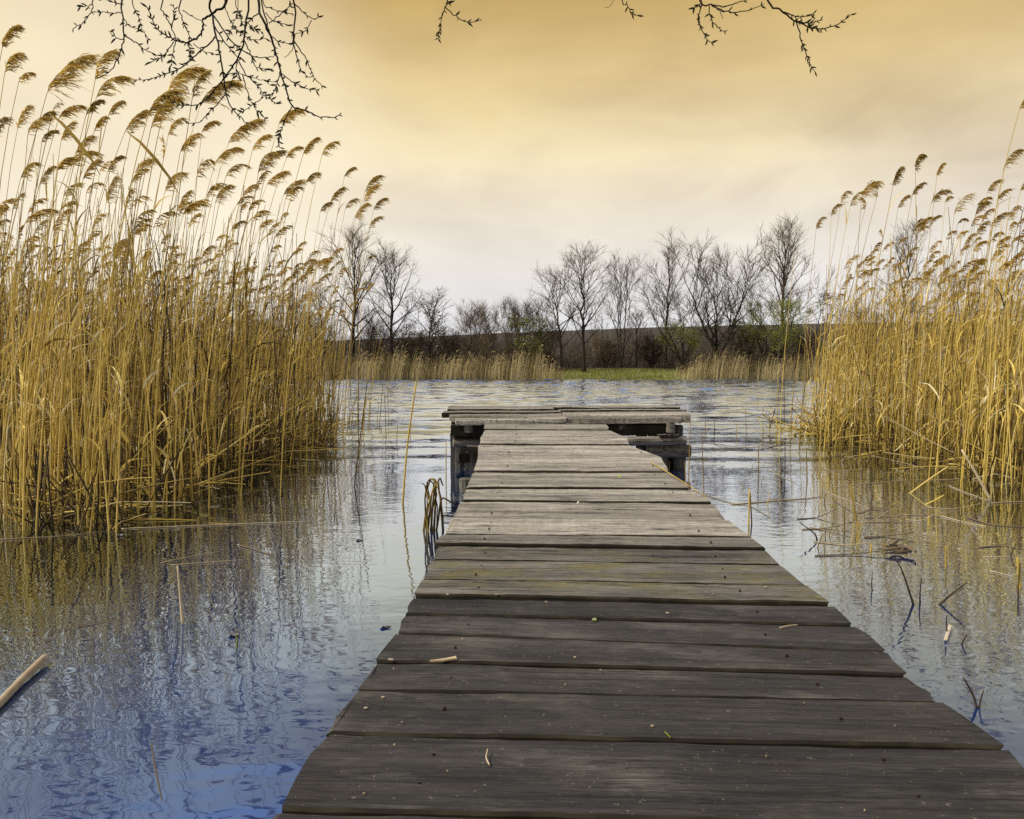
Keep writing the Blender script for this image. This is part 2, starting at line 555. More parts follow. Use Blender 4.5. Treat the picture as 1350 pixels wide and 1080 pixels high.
def ground_mat():
    m, t, out = new_mat('bank_soil')
    L = t.links.new
    geo = N(t, 'ShaderNodeNewGeometry')
    sep = N(t, 'ShaderNodeSeparateXYZ')
    L(geo.outputs['Position'], sep.inputs[0])
    n1 = N(t, 'ShaderNodeTexNoise', Scale=0.35, Detail=6.0, Roughness=0.65)
    n2 = N(t, 'ShaderNodeTexNoise', Scale=1.6, Detail=8.0, Roughness=0.75)
    for n in (n1, n2):
        L(geo.outputs['Position'], n.inputs['Vector'])
    soil = mix_c(t, n2.outputs[0], (0.018, 0.014, 0.010), (0.085, 0.063, 0.045))
    soil = mix_c(t, math_n(t, 'MULTIPLY', n1.outputs[0], 0.6), soil, (0.042, 0.033, 0.026))
    grass = mix_c(t, n2.outputs[0], (0.10, 0.12, 0.018), (0.23, 0.22, 0.045))
    # the mown bank lies between the two far reed belts
    gx = N(t, 'ShaderNodeMapRange', interpolation_type='SMOOTHSTEP')
    gx.inputs[1].default_value, gx.inputs[2].default_value, gx.inputs[3].default_value, gx.inputs[4].default_value = 5.5, 7.5, 1.0, 0.0
    L(math_n(t, 'ABSOLUTE', math_n(t, 'ADD', sep.outputs[0], -9.0)), gx.inputs[0])
    gy = N(t, 'ShaderNodeMapRange', interpolation_type='SMOOTHSTEP')
    gy.inputs[1].default_value, gy.inputs[2].default_value, gy.inputs[3].default_value, gy.inputs[4].default_value = 67.5, 71.0, 1.0, 0.0
    L(math_n(t, 'ADD', sep.outputs[1], math_n(t, 'MULTIPLY', n1.outputs[0], 3.0)), gy.inputs[0])
    f = math_n(t, 'MULTIPLY', gx.outputs[0], gy.outputs[0])
    near = math_n(t, 'LESS_THAN', sep.outputs[1], 0.0)
    col = mix_c(t, math_n(t, 'MAXIMUM', f, near), soil, grass)
    bp = N(t, 'ShaderNodeBump', Strength=0.6, Distance=0.3)
    L(n2.outputs[0], bp.inputs['Height'])
    p = N(t, 'ShaderNodeBsdfPrincipled', Roughness=0.95)
    L(col, p.inputs['Base Color'])
    L(bp.outputs[0], p.inputs['Normal'])
    L(p.outputs[0], out.inputs[0])
    return m


# ------------------------------------------------------------------ ground, far hill, water
SHORE = 64.0


def ridge(x):
    return 5.3 + 0.030 * (x + 10) + 0.35 * np.sin(x * 0.045 + 0.6)


def ground_z(x, y):
    s = y - (SHORE + 0.35 * np.sin(x * 0.35) + 0.25 * np.sin(x * 0.9 + 1))
    bank = np.where(s < 0, np.maximum(s * 0.25, -1.2), np.minimum(s * 0.22, 0.75) + np.clip(s - 5, 0, 40) * 0.02)
    t = np.clip((y - 74) / 38.0, 0, 1)
    z = bank + (t * t * (3 - 2 * t)) * (ridge(x) - 1.2)
    # the near bank the pier starts from
    nb = np.clip((-1.6 - y) / 2.5, 0, 1) * 1.5
    return z + nb


def build_ground():
    xs = np.concatenate([np.linspace(-2500, -220, 8), np.linspace(-200, -80, 14), np.linspace(-76, 90, 110), np.linspace(100, 220, 14), np.linspace(260, 2500, 8)])
    ys = np.concatenate([np.linspace(-2000, -60, 6), np.linspace(-40, -6, 8), np.linspace(-5, 2, 10), np.linspace(8, 58, 8), np.linspace(60, 80, 44), np.linspace(82, 130, 26), np.linspace(150, 3000, 8)])
    X, Y = np.meshgrid(xs, ys)
    Z = ground_z(X, Y)
    rr = np.random.default_rng(5)
    Z = Z + (rr.random(Z.shape) - 0.5) * 0.10 * ((Y > 66) & (Y < 130))
    idx = np.arange(X.size).reshape(X.shape)
    q = np.stack([idx[:-1, :-1], idx[:-1, 1:], idx[1:, 1:], idx[1:, :-1]], axis=-1).reshape(-1, 4)
    m = MB()
    m.raw(np.stack([X, Y, Z], axis=-1), q)
    tag(m.build('ground', ground_mat()), kind='structure')
    # the lake: low wind waves on the open water, still between the reeds
    wx = np.concatenate([np.linspace(-400, -60, 12), np.arange(-54, 54.1, 0.36), np.linspace(60, 400, 12)])
    wy = np.concatenate([np.linspace(-1.9, 5.0, 8), np.arange(5.2, 66.6, 0.10)])
    X, Y = np.meshgrid(wx, wy)
    rw_ = np.random.default_rng(3)
    Z = np.zeros_like(X)
    for i in range(34):
        lam = rw_.uniform(0.45, 1.25)
        th = rw_.normal(0.15, 0.33)
        k = 2 * math.pi / lam
        Z += 0.0066 * lam * np.sin(k * (Y * math.cos(th) + X * math.sin(th)) + rw_.uniform(0, 6.28) + 0.6 * np.sin(X * 0.21 + i))
    gust = 0.85 + 0.15 * np.sin(X * 0.13 + 1.7 * np.sin(Y * 0.11)) * np.sin(Y * 0.19 + 0.9)
    f = np.clip((Y - 6.0) / 6.0, 0.0, 1.0) * np.clip((66.0 - Y) / 3.0, 0, 1) * np.clip((56 - np.abs(X)) / 4, 0, 1)
    inreeds = np.clip((np.abs(X - 0.9) - 2.9 - 0.08 * Y) / 0.8, 0, 1) * np.clip((15 - Y) / 2, 0, 1)
    Z = Z * f * gust * (0.9 + np.clip((Y - 10) / 50, 0, 1) * 0.45) * (1 - 0.8 * inreeds)
    idx = np.arange(X.size).reshape(X.shape)
    q = np.stack([idx[:-1, :-1], idx[:-1, 1:], idx[1:, 1:], idx[1:, :-1]], axis=-1).reshape(-1, 4)
    w = MB()
    w.raw(np.stack([X, Y, Z], axis=-1), q)
    tag(w.build('lake_water', water_mat()), kind='structure')


build_ground()

# ------------------------------------------------------------------ pier
YAW = math.atan(0.044)
rw = random.Random(11)


def board_mesh(NL, NR, FL, FR, thick, rng, nseg=40, gap=0.004, wob=0.004):
    """a rough sawn board given by the four corners of its top face (world); returns builder, centre"""
    NL, NR, FL, FR = (np.asarray(p, float) for p in (NL, NR, FL, FR))
    c = (NL + NR + FL + FR) / 4
    s = np.linspace(0, 1, nseg)
    near = NL + (NR - NL) * s[:, None]
    far = FL + (FR - FL) * s[:, None]
    lat = far - near
    w = np.linalg.norm(lat, axis=1, keepdims=True)
    lat = lat / w

    def wobble(amp, f):
        ph = [rng.uniform(0, 6.28) for _ in range(4)]
        return amp * sum(math.sin(1) * np.sin(s * f * (i + 1) * 2.1 + ph[i]) / (i + 1) for i in range(4))[:, None] \
            + amp * 0.35 * np.array([rng.gauss(0, 1) for _ in s])[:, None]

    near = near + lat * (gap + wobble(wob, 5))
    far = far - lat * (gap + wobble(wob, 5))
    zw = wobble(wob * 0.6, 3)
    up = np.array([0, 0, 1.0])
    b = 0.006
    rings = [near - up * thick, near - up * b, near + lat * b, near + (far - near) * 0.33, near + (far - near) * 0.67, far - lat * b, far - up * b, far - up * thick]
    hz = [0, 0, 0, rng.gauss(0, 0.0015), rng.gauss(0, 0.0015), 0, 0, 0]
    along = (NR - NL) / np.linalg.norm(NR - NL)
    V = []
    for r, hh in zip(rings, hz):
        r = r + up * (zw + hh)
        r[0] += along * rng.uniform(-0.012, 0.010)
        r[-1] += along * rng.uniform(-0.010, 0.012)
        V.append(r)
    V = np.stack(V, axis=1)                      # nseg, 8, 3
    th = math.atan2(along[1], along[0])
    R = np.array([[math.cos(-th), -math.sin(-th), 0], [math.sin(-th), math.cos(-th), 0], [0, 0, 1]])
    Vl = (V.reshape(-1, 3) - c) @ R.T
    idx = np.arange(nseg * 8).reshape(nseg, 8)
    nx = np.roll(idx, -1, axis=1)
    q = np.stack([idx[:-1], idx[1:], nx[1:], nx[:-1]], axis=-1).reshape(-1, 4).tolist()
    for ring, fl in ((idx[0], 1), (idx[-1], -1)):
        a = ring[::fl]
        q += [(a[0], a[1], a[6], a[7]), (a[1], a[2], a[5], a[6]), (a[2], a[3], a[4], a[5])]
    m = MB()
    m.raw(Vl, q)
    k0 = (nseg - 1) * 8
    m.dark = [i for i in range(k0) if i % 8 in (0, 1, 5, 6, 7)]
    return m, c, th


def add_board(name, parent, NL, NR, FL, FR, thick, paleness, moss=0.0, rng=rw, edge=True, **kw):
    m, c, th = board_mesh(NL, NR, FL, FR, thick, rng, **kw)
    ploc = np.array(parent.location)
    me = m.mesh(name, WOOD, smooth=False)
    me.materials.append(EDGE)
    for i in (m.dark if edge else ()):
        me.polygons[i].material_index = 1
    o = link(name, me, parent, c - ploc, (0, 0, th))
    o.color = (max(0.0, min(1.0, paleness)), moss, 0, 1)
    return o


def beam(name, parent, a, b, w, h, paleness, moss=0.0):
    """square timber between two world points (top centre line)"""
    a, b = np.asarray(a, float), np.asarray(b, float)
    d = (b - a) / np.linalg.norm(b - a)
    lat = np.cross(np.array([0, 0, 1.0]), d)
    lat = lat / np.linalg.norm(lat) * w / 2
    return add_board(name, parent, a - lat, b - lat, a + lat, b + lat, h, paleness, moss, nseg=14, gap=0)


def log(name, parent, a, b, r, paleness, sides=12, moss=0.0):
    a, b = np.asarray(a, float), np.asarray(b, float)
    ln = np.linalg.norm(b - a)
    d = (b - a) / ln
    ts = np.array([0, 0.002, 0.01, 0.1, 0.25, 0.4, 0.55, 0.7, 0.85, 0.99, 0.998, 1.0])
    rr = np.array([0.001, 0.75, 1, 1.03, 0.97, 1.02, 0.98, 1.03, 0.97, 1, 0.75, 0.001]) * r
    jit = np.array([[rw.gauss(0, 0.04 * r), rw.gauss(0, 0.04 * r), 0] for _ in ts])
    jit[:3] = 0
    jit[-3:] = 0
    # local x along the log so that the grain follows it
    P = np.stack([ts * ln - ln / 2, jit[:, 0], jit[:, 1]], axis=1)
    m = MB()
    m.tubes(P, rr, sides)
    o = link(name, m.mesh(name, WOOD, smooth=False), parent, (a + b) / 2 - np.array(parent.location))
    o.rotation_mode = 'QUATERNION'
    o.rotation_quaternion = Vector(d).to_track_quat('X', 'Z')
    o.color = (paleness, moss, 0, 1)
    return o


DEPTH_Y = [(1500, 1.29), (1200, 0.905), (1075, 0.743), (825, 0.421), (745, 0.332), (690, 0.277), (640, 0.2235), (600, 0.184), (557, 0.143)]
_dy = sorted(DEPTH_Y)


def deck(px, py):
    """world point of the walkway surface seen at a photograph pixel; py is first levelled for the pier's yaw"""
    yl = py - 0.0 * px
    for _ in range(3):
        inv = np.interp(yl, [a for a, _ in _dy], [b for _, b in _dy])
        # the cross direction of the pier recedes to the left: level the row to the pier's middle line
        mid = 719 + (yl - 486) * 0.282
        d_mid = 1 / inv
        slope = (yl - 486) / 1000.0 * 0.044 / 1.0
        yl = py - slope * (px - mid)
    d = 1 / np.interp(yl, [a for a, _ in _dy], [b for _, b in _dy])
    x_off = (px - mid) / 1000.0 * d
    return at(px, py, d - 0.044 * x_off)


# seams between the walkway boards, from the nearest to the farthest: (left x, y, right x, y) in the photograph
SEAMS = [(150, 1330, 1760, 1366), (262, 1196, 1560, 1225), (374, 1068, 1400, 1092), (432, 967, 1322, 987), (472, 909, 1240, 925), (500, 872, 1194, 890), (523, 836, 1164, 859),
         (536, 810, 1126, 825), (549, 788, 1094, 799), (561, 768, 1062, 776), (570, 742, 1030, 749), (576, 723, 1008, 729),
         (585, 710, 988, 714), (596, 688, 957, 691), (608, 664, 938, 667), (613, 655, 926, 658), (617, 647, 910, 648),
         (623, 630, 890, 631.5), (627, 625, 880, 625.5), (630, 604, 870, 605), (632, 588, 828, 589), (635, 577, 824, 578),
         (639, 568, 803, 569), (641, 559, 799, 561.5)]
# how pale each board is (near ones darkest), how much moss it carries and how far it stands proud
PALENESS = [0.0, 0.0, 0.0, 0.0, 0.0, 0.02, 0.02, 0.04, 0.24, 0.28, 0.24, 0.36, 0.78, 0.66, 0.64, 0.80, 0.60, 0.76, 0.86, 0.96, 0.92, 0.74, 0.62, 0.70]
MOSS = [0, 0, 0.0, 0.05, 0.05, 0.05, 0.0, 0.05, 0.7, 0.95, 0.5, 0.25, 0.15, 0, 0, 0, 0, 0, 0, 0, 0.1, 0.15, 0.3, 0]
PROUD = [0, 0, 0, 0.002, -0.002, 0.003, 0.0, 0.002, 0.014, 0.013, 0.012, 0.022, 0.021, 0.013, 0.018, 0.012, 0.020, 0.012, 0.018, 0.010, 0.016, 0.010, 0.014, 0.010]
GAPS = [0.005, 0.005, 0.005, 0.0055, 0.004, 0.0045, 0.006, 0.008, 0.0015, 0.0015, 0.007, 0.008, 0.002, 0.009, 0.010, 0.007, 0.010, 0.012, 0.010, 0.012, 0.012, 0.012, 0.012, 0.012]

_nm = MB()
_nm.tubes(np.array([[0, 0, -0.01], [0, 0, -0.0005], [0, 0, 0.0015], [0, 0, 0.002]]), np.array([0.0034, 0.0038, 0.0032, 0.0002]), 8, tone=0.3)
NAIL_ME = _nm.mesh('nail', plant_mat('rusty_nail', [(0.0, (0.010, 0.006, 0.004)), (0.5, (0.035, 0.016, 0.008)), (1.0, (0.07, 0.03, 0.012))], trans=0.0, nscale=200))
ax0 = deck(719 + (745 - 486) * 0.282, 745)
lt0 = np.array([math.cos(YAW), -math.sin(YAW), 0])
pier = empty('wooden_pier', (0.25, 3.0, 0), 'weathered grey board walkway running out over the lake to the raised platform', 'pier')
for i in range(len(SEAMS) - 1):
    a, b = SEAMS[i], SEAMS[i + 1]
    j = lambda: rw.uniform(-1.5, 1.5) * (a[1] - 486) / 300
    jr = rw.uniform(0, 5) * (a[1] - 486) / 250
    up = np.array([0, 0, PROUD[i]])
    NL, NR = deck(a[0] + j(), a[1]) + up, deck(a[2] + j() - jr * 0.3, a[3]) + up
    FL, FR = deck(b[0] + j(), b[1]) + up, deck(b[2] + j() + jr * 0.3, b[3]) + up
    pk = add_board('plank', pier, NL, NR, FL, FR, 0.042, PALENESS[i], MOSS[i], gap=GAPS[i], wob=0.0022)
    cc = (NL + NR + FL + FR) / 4
    wd = np.linalg.norm((FL + FR) / 2 - (NL + NR) / 2)
    for off in (-0.47, 0.47):
        for e in ((-0.22, 0.24) if wd > 0.24 else (0.0,)):
            # where the board crosses the stringer, in the board's own axes
            cx = off - np.dot(cc[:2] - ax0[:2], lt0[:2]) + rw.uniform(-0.02, 0.02)
            if abs(cx) < np.linalg.norm(NR - NL) / 2 - 0.04:
                link('nail', NAIL_ME, pk, (cx, e * wd + rw.uniform(-0.015, 0.015), 0.0035))

# two stringers under the boards and the posts that carry them
prof = [deck(719 + (y - 486) * 0.282, y) for y in (1330, 1080, 900, 745, 640, 575)]
ax = np.array([math.sin(YAW), math.cos(YAW), 0])
lt = np.array([math.cos(YAW), -math.sin(YAW), 0])
for off in (-0.47, 0.47):
    for p, q in zip(prof[:-1], prof[1:]):
        beam('stringer', pier, p + lt * off - np.array([0, 0, 0.05]), q + lt * off - np.array([0, 0, 0.05]), 0.09, 0.09, 0.12)
for off in (-0.40, 0.40):
    for p in prof[1:-1:2]:
        t = p + lt * off
        log('post', pier, (t[0], t[1], -0.9), (t[0], t[1], t[2] - 0.07), 0.06, 0.15)
# the stub with a pale cut top beside the walkway's left edge
st = on_z(612, 648)
log('post', pier, (st[0], st[1], -0.6), (st[0] + 0.01, st[1], 0.105), 0.05, 0.28, moss=0.5)
sb = at(626, 588, 6.35)
beam('cross_beam', pier, sb + np.array([-0.07, 0, 0]), sb + np.array([0.6, 0, 0.0]), 0.10, 0.06, 0.3, 0.5)

# ------------------------------------------------------------------ raised platform at the end
D1, D2 = 7.0, 7.85
plat = empty('pier_platform', (0.45, 7.4, 0), 'raised platform of long loose boards on heavy log supports at the end of the walkway', 'platform')


def plat_board(xl0, xr0, y0, d0, xl1, xr1, y1, d1, th, paleness, moss=0.1, y0r=None, y1r=None, edge=False):
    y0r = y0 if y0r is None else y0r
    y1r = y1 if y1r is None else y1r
    add_board('board', plat, at(xl0, y0, d0), at(xr0, y0r, d0), at(xl1, y1, d1), at(xr1, y1r, d1), th, paleness, moss, gap=0.005, wob=0.004, edge=edge)


# left run, front to back
plat_board(601, 746, 555, 6.95, 600, 744, 552, 7.12, 0.045, 0.85, 0, 551.0, 548.5)
plat_board(594, 741, 549.0, 7.12, 593, 739, 546.4, 7.33, 0.055, 0.66, 0.5, 547.6, 545.0)
plat_board(583, 738, 544.4, 7.33, 587, 736, 541.8, 7.56, 0.05, 0.52, 0.6, 543.2, 541.0, edge=True)
plat_board(589, 728, 539.9, 7.56, 592, 728, 535, 7.88, 0.045, 0.60, 0.2, 539.2, 534.8, edge=True)
# right run
plat_board(747, 898, 551.5, 6.98, 746, 900, 549.2, 7.14, 0.05, 0.42, 0.2)
plat_board(742, 910, 547.2, 7.14, 741, 911, 542.8, 7.42, 0.075, 0.86, 0.25)
plat_board(739, 906, 540.8, 7.42, 737, 906, 539.2, 7.60, 0.05, 0.60, 0.5, edge=True)
plat_board(730, 896, 537.4, 7.60, 730, 895, 534.8, 7.88, 0.045, 0.66, 0.3, edge=True)
# frame
zf = at(700, 558, 7.1)[2]
for d, y in ((7.08, 560), (7.72, 547)):
    beam('cross_beam', plat, at(596, y, d), at(884, y, d), 0.11, 0.10, 0.08)
for px in (640, 812, 872):
    beam('cross_beam', plat, at(px, 559, 7.05), at(px - 6, 545, 7.8), 0.09, 0.08, 0.08)
log('log_beam', plat, at(597, 584, 7.06), at(668, 584.5, 7.2), 0.042, 0.25)
log('log_beam', plat, at(826, 582, 6.98), at(905, 580.5, 7.0), 0.043, 0.42, moss=0.1)
log('log_beam', plat, at(853, 594, 7.06), at(910, 595, 7.08), 0.062, 0.25, moss=0.1)
log('log_beam', plat, at(815, 563, 7.02), at(862, 560, 7.3), 0.04, 0.05)
for px, top_, bot_ in ((600, 570, 0), (628, 566, 0), (641, 566, 0), (612, 592, 0), (846, 572, 0), (862, 566, 0), (888, 572, 0)):
    d_ = 7.16 + 0.02 * (px % 7)
    t_ = at(px, top_, d_)
    log('post', plat, (t_[0] + 0.01, d_ + 0.03, -0.8), t_, 0.05 + 0.003 * (px % 5), 0.0)
beam('cross_beam', plat, at(598, 571, 7.12), at(664, 573, 7.2), 0.08, 0.05, 0.0)
beam('cross_beam', plat, at(603, 597, 7.1), at(640, 598, 7.16), 0.12, 0.08, 0.0)
beam('cross_beam', plat, at(868, 573, 6.99), at(893, 572.5, 6.99), 0.10, 0.03, 0.3)
for px, d, top, r, ag in ((618, 7.02, 558, 0.045, 0.25), (607, 7.2, 560, 0.055, 0.08), (634, 7.25, 560, 0.055, 0.08), (621, 7.14, 588, 0.075, 0.06),
                          (612, 7.75, 550, 0.06, 0.08), (884, 7.0, 556, 0.042, 0.3), (874, 7.18, 558, 0.06, 0.08), (893, 7.25, 560, 0.055, 0.08),
                          (868, 7.1, 586, 0.07, 0.07), (896, 7.14, 598, 0.06, 0.07), (880, 7.75, 550, 0.06, 0.08), (845, 7.4, 556, 0.05, 0.08)):
    t = at(px, top, d)
    bz = -0.8
    if top == 558 and r < 0.05:
        bz = t[2] - 0.09
    if top == 556 and r < 0.05:
        bz = t[2] - 0.10
    log('post', plat, (t[0], t[1], bz), t, r, ag)

# ------------------------------------------------------------------ reeds
def plume(m, rng, p, d, ln, wind, n=110, w=0.0072, tone=0.45):
    """feathery seed head: an axis bending downwind with fine drooping branchlets"""
    d = d / np.linalg.norm(d)
    k = 7
    if rng.random() < 0.16:                      # a few heads are twisted round, thin or broken
        a0 = rng.normal(0, 1.1)
        wind = np.array([wind[0] * math.cos(a0) - wind[1] * math.sin(a0), wind[0] * math.sin(a0) + wind[1] * math.cos(a0), -0.1])
        n = int(n * rng.uniform(0.4, 0.8))
    ax_ = [p]
    cur = d.copy()
    bend, drop = rng.uniform(0.04, 0.14), rng.uniform(0.0, 0.06)
    for i in range(k - 1):
        cur = cur + wind * (bend + 0.05 * i) + np.array([0, 0, -drop * i]) + rng.normal(0, 0.04, 3)
        cur = cur / np.linalg.norm(cur)
        ax_.append(ax_[-1] + cur * ln / (k - 1))
    ax_ = np.array(ax_)
    m.tubes(ax_, np.linspace(0.0022, 0.0007, k), 3, tone=tone * 0.7)
    fat = rng.uniform(0.65, 1.05)
    t = np.sort(rng.random(n)) ** 0.8 * 0.98
    u = t * (k - 1)
    i = np.minimum(u.astype(int), k - 2)
    f = (u - i)[:, None]
    o = ax_[i] * (1 - f) + ax_[i + 1] * f
    tg = ax_[i + 1] - ax_[i]
    tg /= np.linalg.norm(tg, axis=1, keepdims=True)
    r = rng.normal(0, 1, (n, 3))
    dirs = tg * 0.9 + wind * (0.15 + 0.4 * rng.random((n, 1))) + r * 0.22 + np.array([0, 0, -0.05])
    dirs /= np.linalg.norm(dirs, axis=1, keepdims=True)
    L_ = ln * fat * (0.46 - 0.24 * t) * rng.uniform(0.3, 1.15, n)
    s = np.array([0, 0.35, 0.7, 1.0])
    P = o[:, None, :] + dirs[:, None, :] * (L_[:, None] * s)[:, :, None]
    P[:, :, 2] -= (L_ * rng.uniform(0.25, 0.85, n))[:, None] * s ** 1.7
    P += wind[None, None, :] * ((L_ * rng.uniform(0.0, 0.4, n))[:, None] * s ** 2)[:, :, None]
    S = np.cross(dirs, rng.normal(0, 1, (n, 3)))
    S /= np.linalg.norm(S, axis=1, keepdims=True)
    tn = np.clip(tone + rng.normal(0, 0.22, n), 0, 1)
    m.ribbons(P, w * 0.62 * np.array([0.7, 1.0, 0.9, 0.3]), S, tone=tn)
    # silky hairs of the spikelets along each branchlet
    q = 4
    bi = np.repeat(np.arange(n), q)
    sp = rng.uniform(0.2, 1.0, len(bi))[:, None]
    c0 = P[bi, 1] * (1 - sp) + P[bi, 3] * sp
    hd = P[bi, 3] - P[bi, 1]
    hd = hd / (np.linalg.norm(hd, axis=1, keepdims=True) + 1e-9) + rng.normal(0, 0.22, (len(bi), 3))
    hl = ln * rng.uniform(0.05, 0.12, (len(bi), 1))
    S2 = np.cross(hd, rng.normal(0, 1, (len(bi), 3)))
    S2 /= np.linalg.norm(S2, axis=1, keepdims=True) + 1e-9
    m.ribbons(np.stack([c0 - hd * hl * 0.4, c0 + hd * hl], axis=1), np.array([[w * 0.75, w * 0.25]]), S2, tone=np.clip(tn[bi] + 0.12, 0, 1))


def stem_line(base, tip, k, rng, bow=0.65, wav=0.006):
    t = np.linspace(0, 1, k)
    P = base + (tip - base) * t[:, None]
    hor = (tip - base).copy()
    hor[2] = 0
    P += hor * ((1 - bow) * t + bow * t ** 2.2 - t)[:, None]
    ph = rng.random(2) * 6.28
    P[:, 0] += wav * np.sin(t * 9 + ph[0]) * t * 2
    P[:, 1] += wav * np.sin(t * 8 + ph[1]) * t * 2
    return P


def leaf_ribbon(m, rng, p, up, ln, wd, wind, tone, k=6):
    side = rng.normal(0, 1, 3)
    side[2] = 0
    side = side / np.linalg.norm(side)
    out = side * 0.8 + wind * rng.uniform(0.2, 0.9)
    pts = [p]
    d = up * 0.9 + out * 0.45
    for i in range(k - 1):
        d = d / np.linalg.norm(d)
        pts.append(pts[-1] + d * ln / (k - 1))
        d = d + np.array([0, 0, -rng.uniform(0.08, 0.55)]) + out * 0.06
    w = wd * np.array([0.5, 1, 0.95, 0.75, 0.45, 0.06])
    S = np.cross(pts[2] - pts[0], np.array([0, 0, 1.0]) + rng.normal(0, 0.5, 3))
    S = S / (np.linalg.norm(S) + 1e-9)
    m.ribbons(np.array(pts), w, S, tone=tone)


def add_reed(ms, mp, ml, rng, base, tip, r0, pl, nleaf, tone, wind, k=9, np_=110, sides=5, pw=0.0072):
    P = stem_line(base, tip, k, rng)
    H = np.linalg.norm(tip - base)
    R = np.linspace(r0, r0 * 0.38, k)
    ms.tubes(P, R, sides, tone=tone)
    if pl > 0 and mp is not None:
        plume(mp, rng, P[-1], P[-1] - P[-2], pl, wind, n=np_, tone=float(np.clip(tone - 0.05, 0.25, 0.7)), w=pw)
    for _ in range(nleaf):
        t = rng.uniform(0.25, 0.93)
        i = int(t * (k - 1))
        f = t * (k - 1) - i
        p = P[i] * (1 - f) + P[min(i + 1, k - 1)] * f
        up = P[min(i + 1, k - 1)] - P[i]
        up = up / (np.linalg.norm(up) + 1e-9)
        leaf_ribbon(ml[-1] if isinstance(ml, list) else ml, rng, p, up, rng.uniform(0.16, 0.42), rng.uniform(0.007, 0.016), wind,
                    float(np.clip(tone + rng.normal(0.05, 0.2), 0, 1)))
        if isinstance(ml, list):
            ml.append(MB())


def wind_dir(rng, sp=0.45):
    a = rng.normal(0, sp)
    return np.array([math.cos(a), math.sin(a), 0.0])


GRP = {}
rg = np.random.default_rng(21)

# reeds whose plumes can be told apart in the photograph: plume foot (x, y), plume length in pixels, own label
LEFT_PL = [(2, 62, 42, 'reed plume cut by the upper left edge of the picture, tallest there'), (4, 98, 45, 'reed with a drooping plume cut by the left edge, just below another'),
           (24, 108, 26, None), (62, 124, 84, 'reed with the longest drooping plume, combed sideways, in the left stand'),
           (127, 106, 58, 'reed with a broad upright plume just right of the longest plume'), (24, 172, 42, None), (48, 170, 40, None),
           (77, 158, 40, None), (112, 153, 32, None), (142, 153, 34, 'small plumed reed just below the broad upright plume'), (128, 174, 28, None),
           (100, 206, 40, None), (80, 186, 34, None), (52, 188, 30, None), (165, 176, 50, None), (200, 170, 60, None), (197, 150, 62, 'reed with a dark dense plume left of the hanging willow twigs'),
           (223, 122, 66, 'highest dense plume half hidden behind the hanging willow twigs'), (255, 130, 48, 'upright narrow plume behind the willow twigs'), (263, 140, 62, 'broad dark plume leaning right behind the willow twigs'), (221, 178, 36, None),
           (268, 176, 30, None), (236, 204, 42, None), (302, 190, 58, 'wide bushy plume below the tips of the willow twigs'), (334, 198, 34, None), (282, 216, 42, None), (300, 234, 38, None),
           (258, 236, 44, None), (218, 254, 44, None), (369, 164, 42, 'plumed reed touching the lowest hanging willow tip'), (376, 210, 30, None), (400, 204, 32, None), (423, 206, 30, None),
           (346, 222, 40, None), (350, 244, 34, None), (374, 258, 34, None), (405, 242, 28, None), (453, 233, 22, None), (436, 268, 30, None),
           (455, 277, 26, None), (480, 253, 34, 'outermost plumed reed leaning right over the open water'), (478, 266, 32, None), (466, 290, 32, None), (492, 277, 26, None),
           (486, 302, 26, None), (422, 281, 24, None), (284, 268, 36, None), (140, 270, 44, None), (28, 236, 36, None), (54, 244, 36, None), (142, 228, 34, None), (320, 262, 30, None), (180, 230, 36, None)]
RIGHT_PL = [(1075, 302, 22, 'lone short plumed reed standing nearest the open water on the right'), (1096, 286, 24, None), (1108, 268, 26, None), (1120, 272, 26, None), (1136, 262, 36, 'reed with a broad comb plume in the right stand, beside a matching neighbour'),
            (1138, 278, 24, None), (1155, 262, 34, None), (1175, 246, 30, None), (1183, 274, 22, None), (1209, 224, 38, 'reed with the highest full plume, clear of the rest, amid the right stand'), (1204, 258, 26, None),
            (1236, 232, 22, None), (1226, 268, 30, None), (1246, 268, 16, None), (1258, 284, 36, None), (1288, 284, 30, None), (1300, 254, 26, None),
            (1324, 224, 38, 'reed with a comb plume just left of the tallest stem by the right edge'), (1343, 144, 40, 'tallest reed of the right stand, its plume cut by the right edge'), (1308, 300, 34, None), (1330, 292, 36, None), (1210, 306, 28, None), (1162, 318, 24, None),
            (1346, 252, 28, None), (1270, 330, 28, None)]


def zone(side, plumed, x, d, h=2.0):
    px = 675 + 1000 * x / d
    row = 'front row' if d < (5.6 if side == 'L' else 7.2) else 'inner rows'
    kind = 'dry golden reed with windblown plume' if plumed else ('tall' if h > 1.75 else 'short') + ' bare reed without plume'
    if side == 'L':
        z = ('against the left picture edge' if px < 40 else 'far left end' if px < 100 else 'left part' if px < 190 else 'middle' if px < 300 else 'thin margin facing the pier')
        lab = kind + ', ' + row + ' of left stand, ' + z
    else:
        z = ('margin facing the open water' if px < 1180 else 'middle' if px < 1270 else 'far right end')
        lab = kind + ', ' + row + ' of right stand, ' + z
    GRP[lab] = 'reeds alike: ' + lab[lab.index(',') + 2:] + (' plumed' if plumed else (' tall bare' if h > 1.75 else ' short bare'))
    return lab


def reed_thing(base, tip, r0, pl, nleaf, tone, wind, label, own=False, np_=110):
    ms, mp, ml = MB(), MB(), [MB()]
    b0 = np.zeros(3)
    add_reed(ms, mp, ml, rg, b0 + np.array([0, 0, -0.15]), tip - base, r0, pl, nleaf, tone, wind, k=11, np_=np_)
    o = empty('reed', base, label, 'reed', None if own else GRP[label])
    ms.build('stem', REED, o)
    if pl > 0:
        mp.build('plume', PLUME, o)
    for m in ml:
        if m.n:
            m.build('leaf', REED, o)
    return o


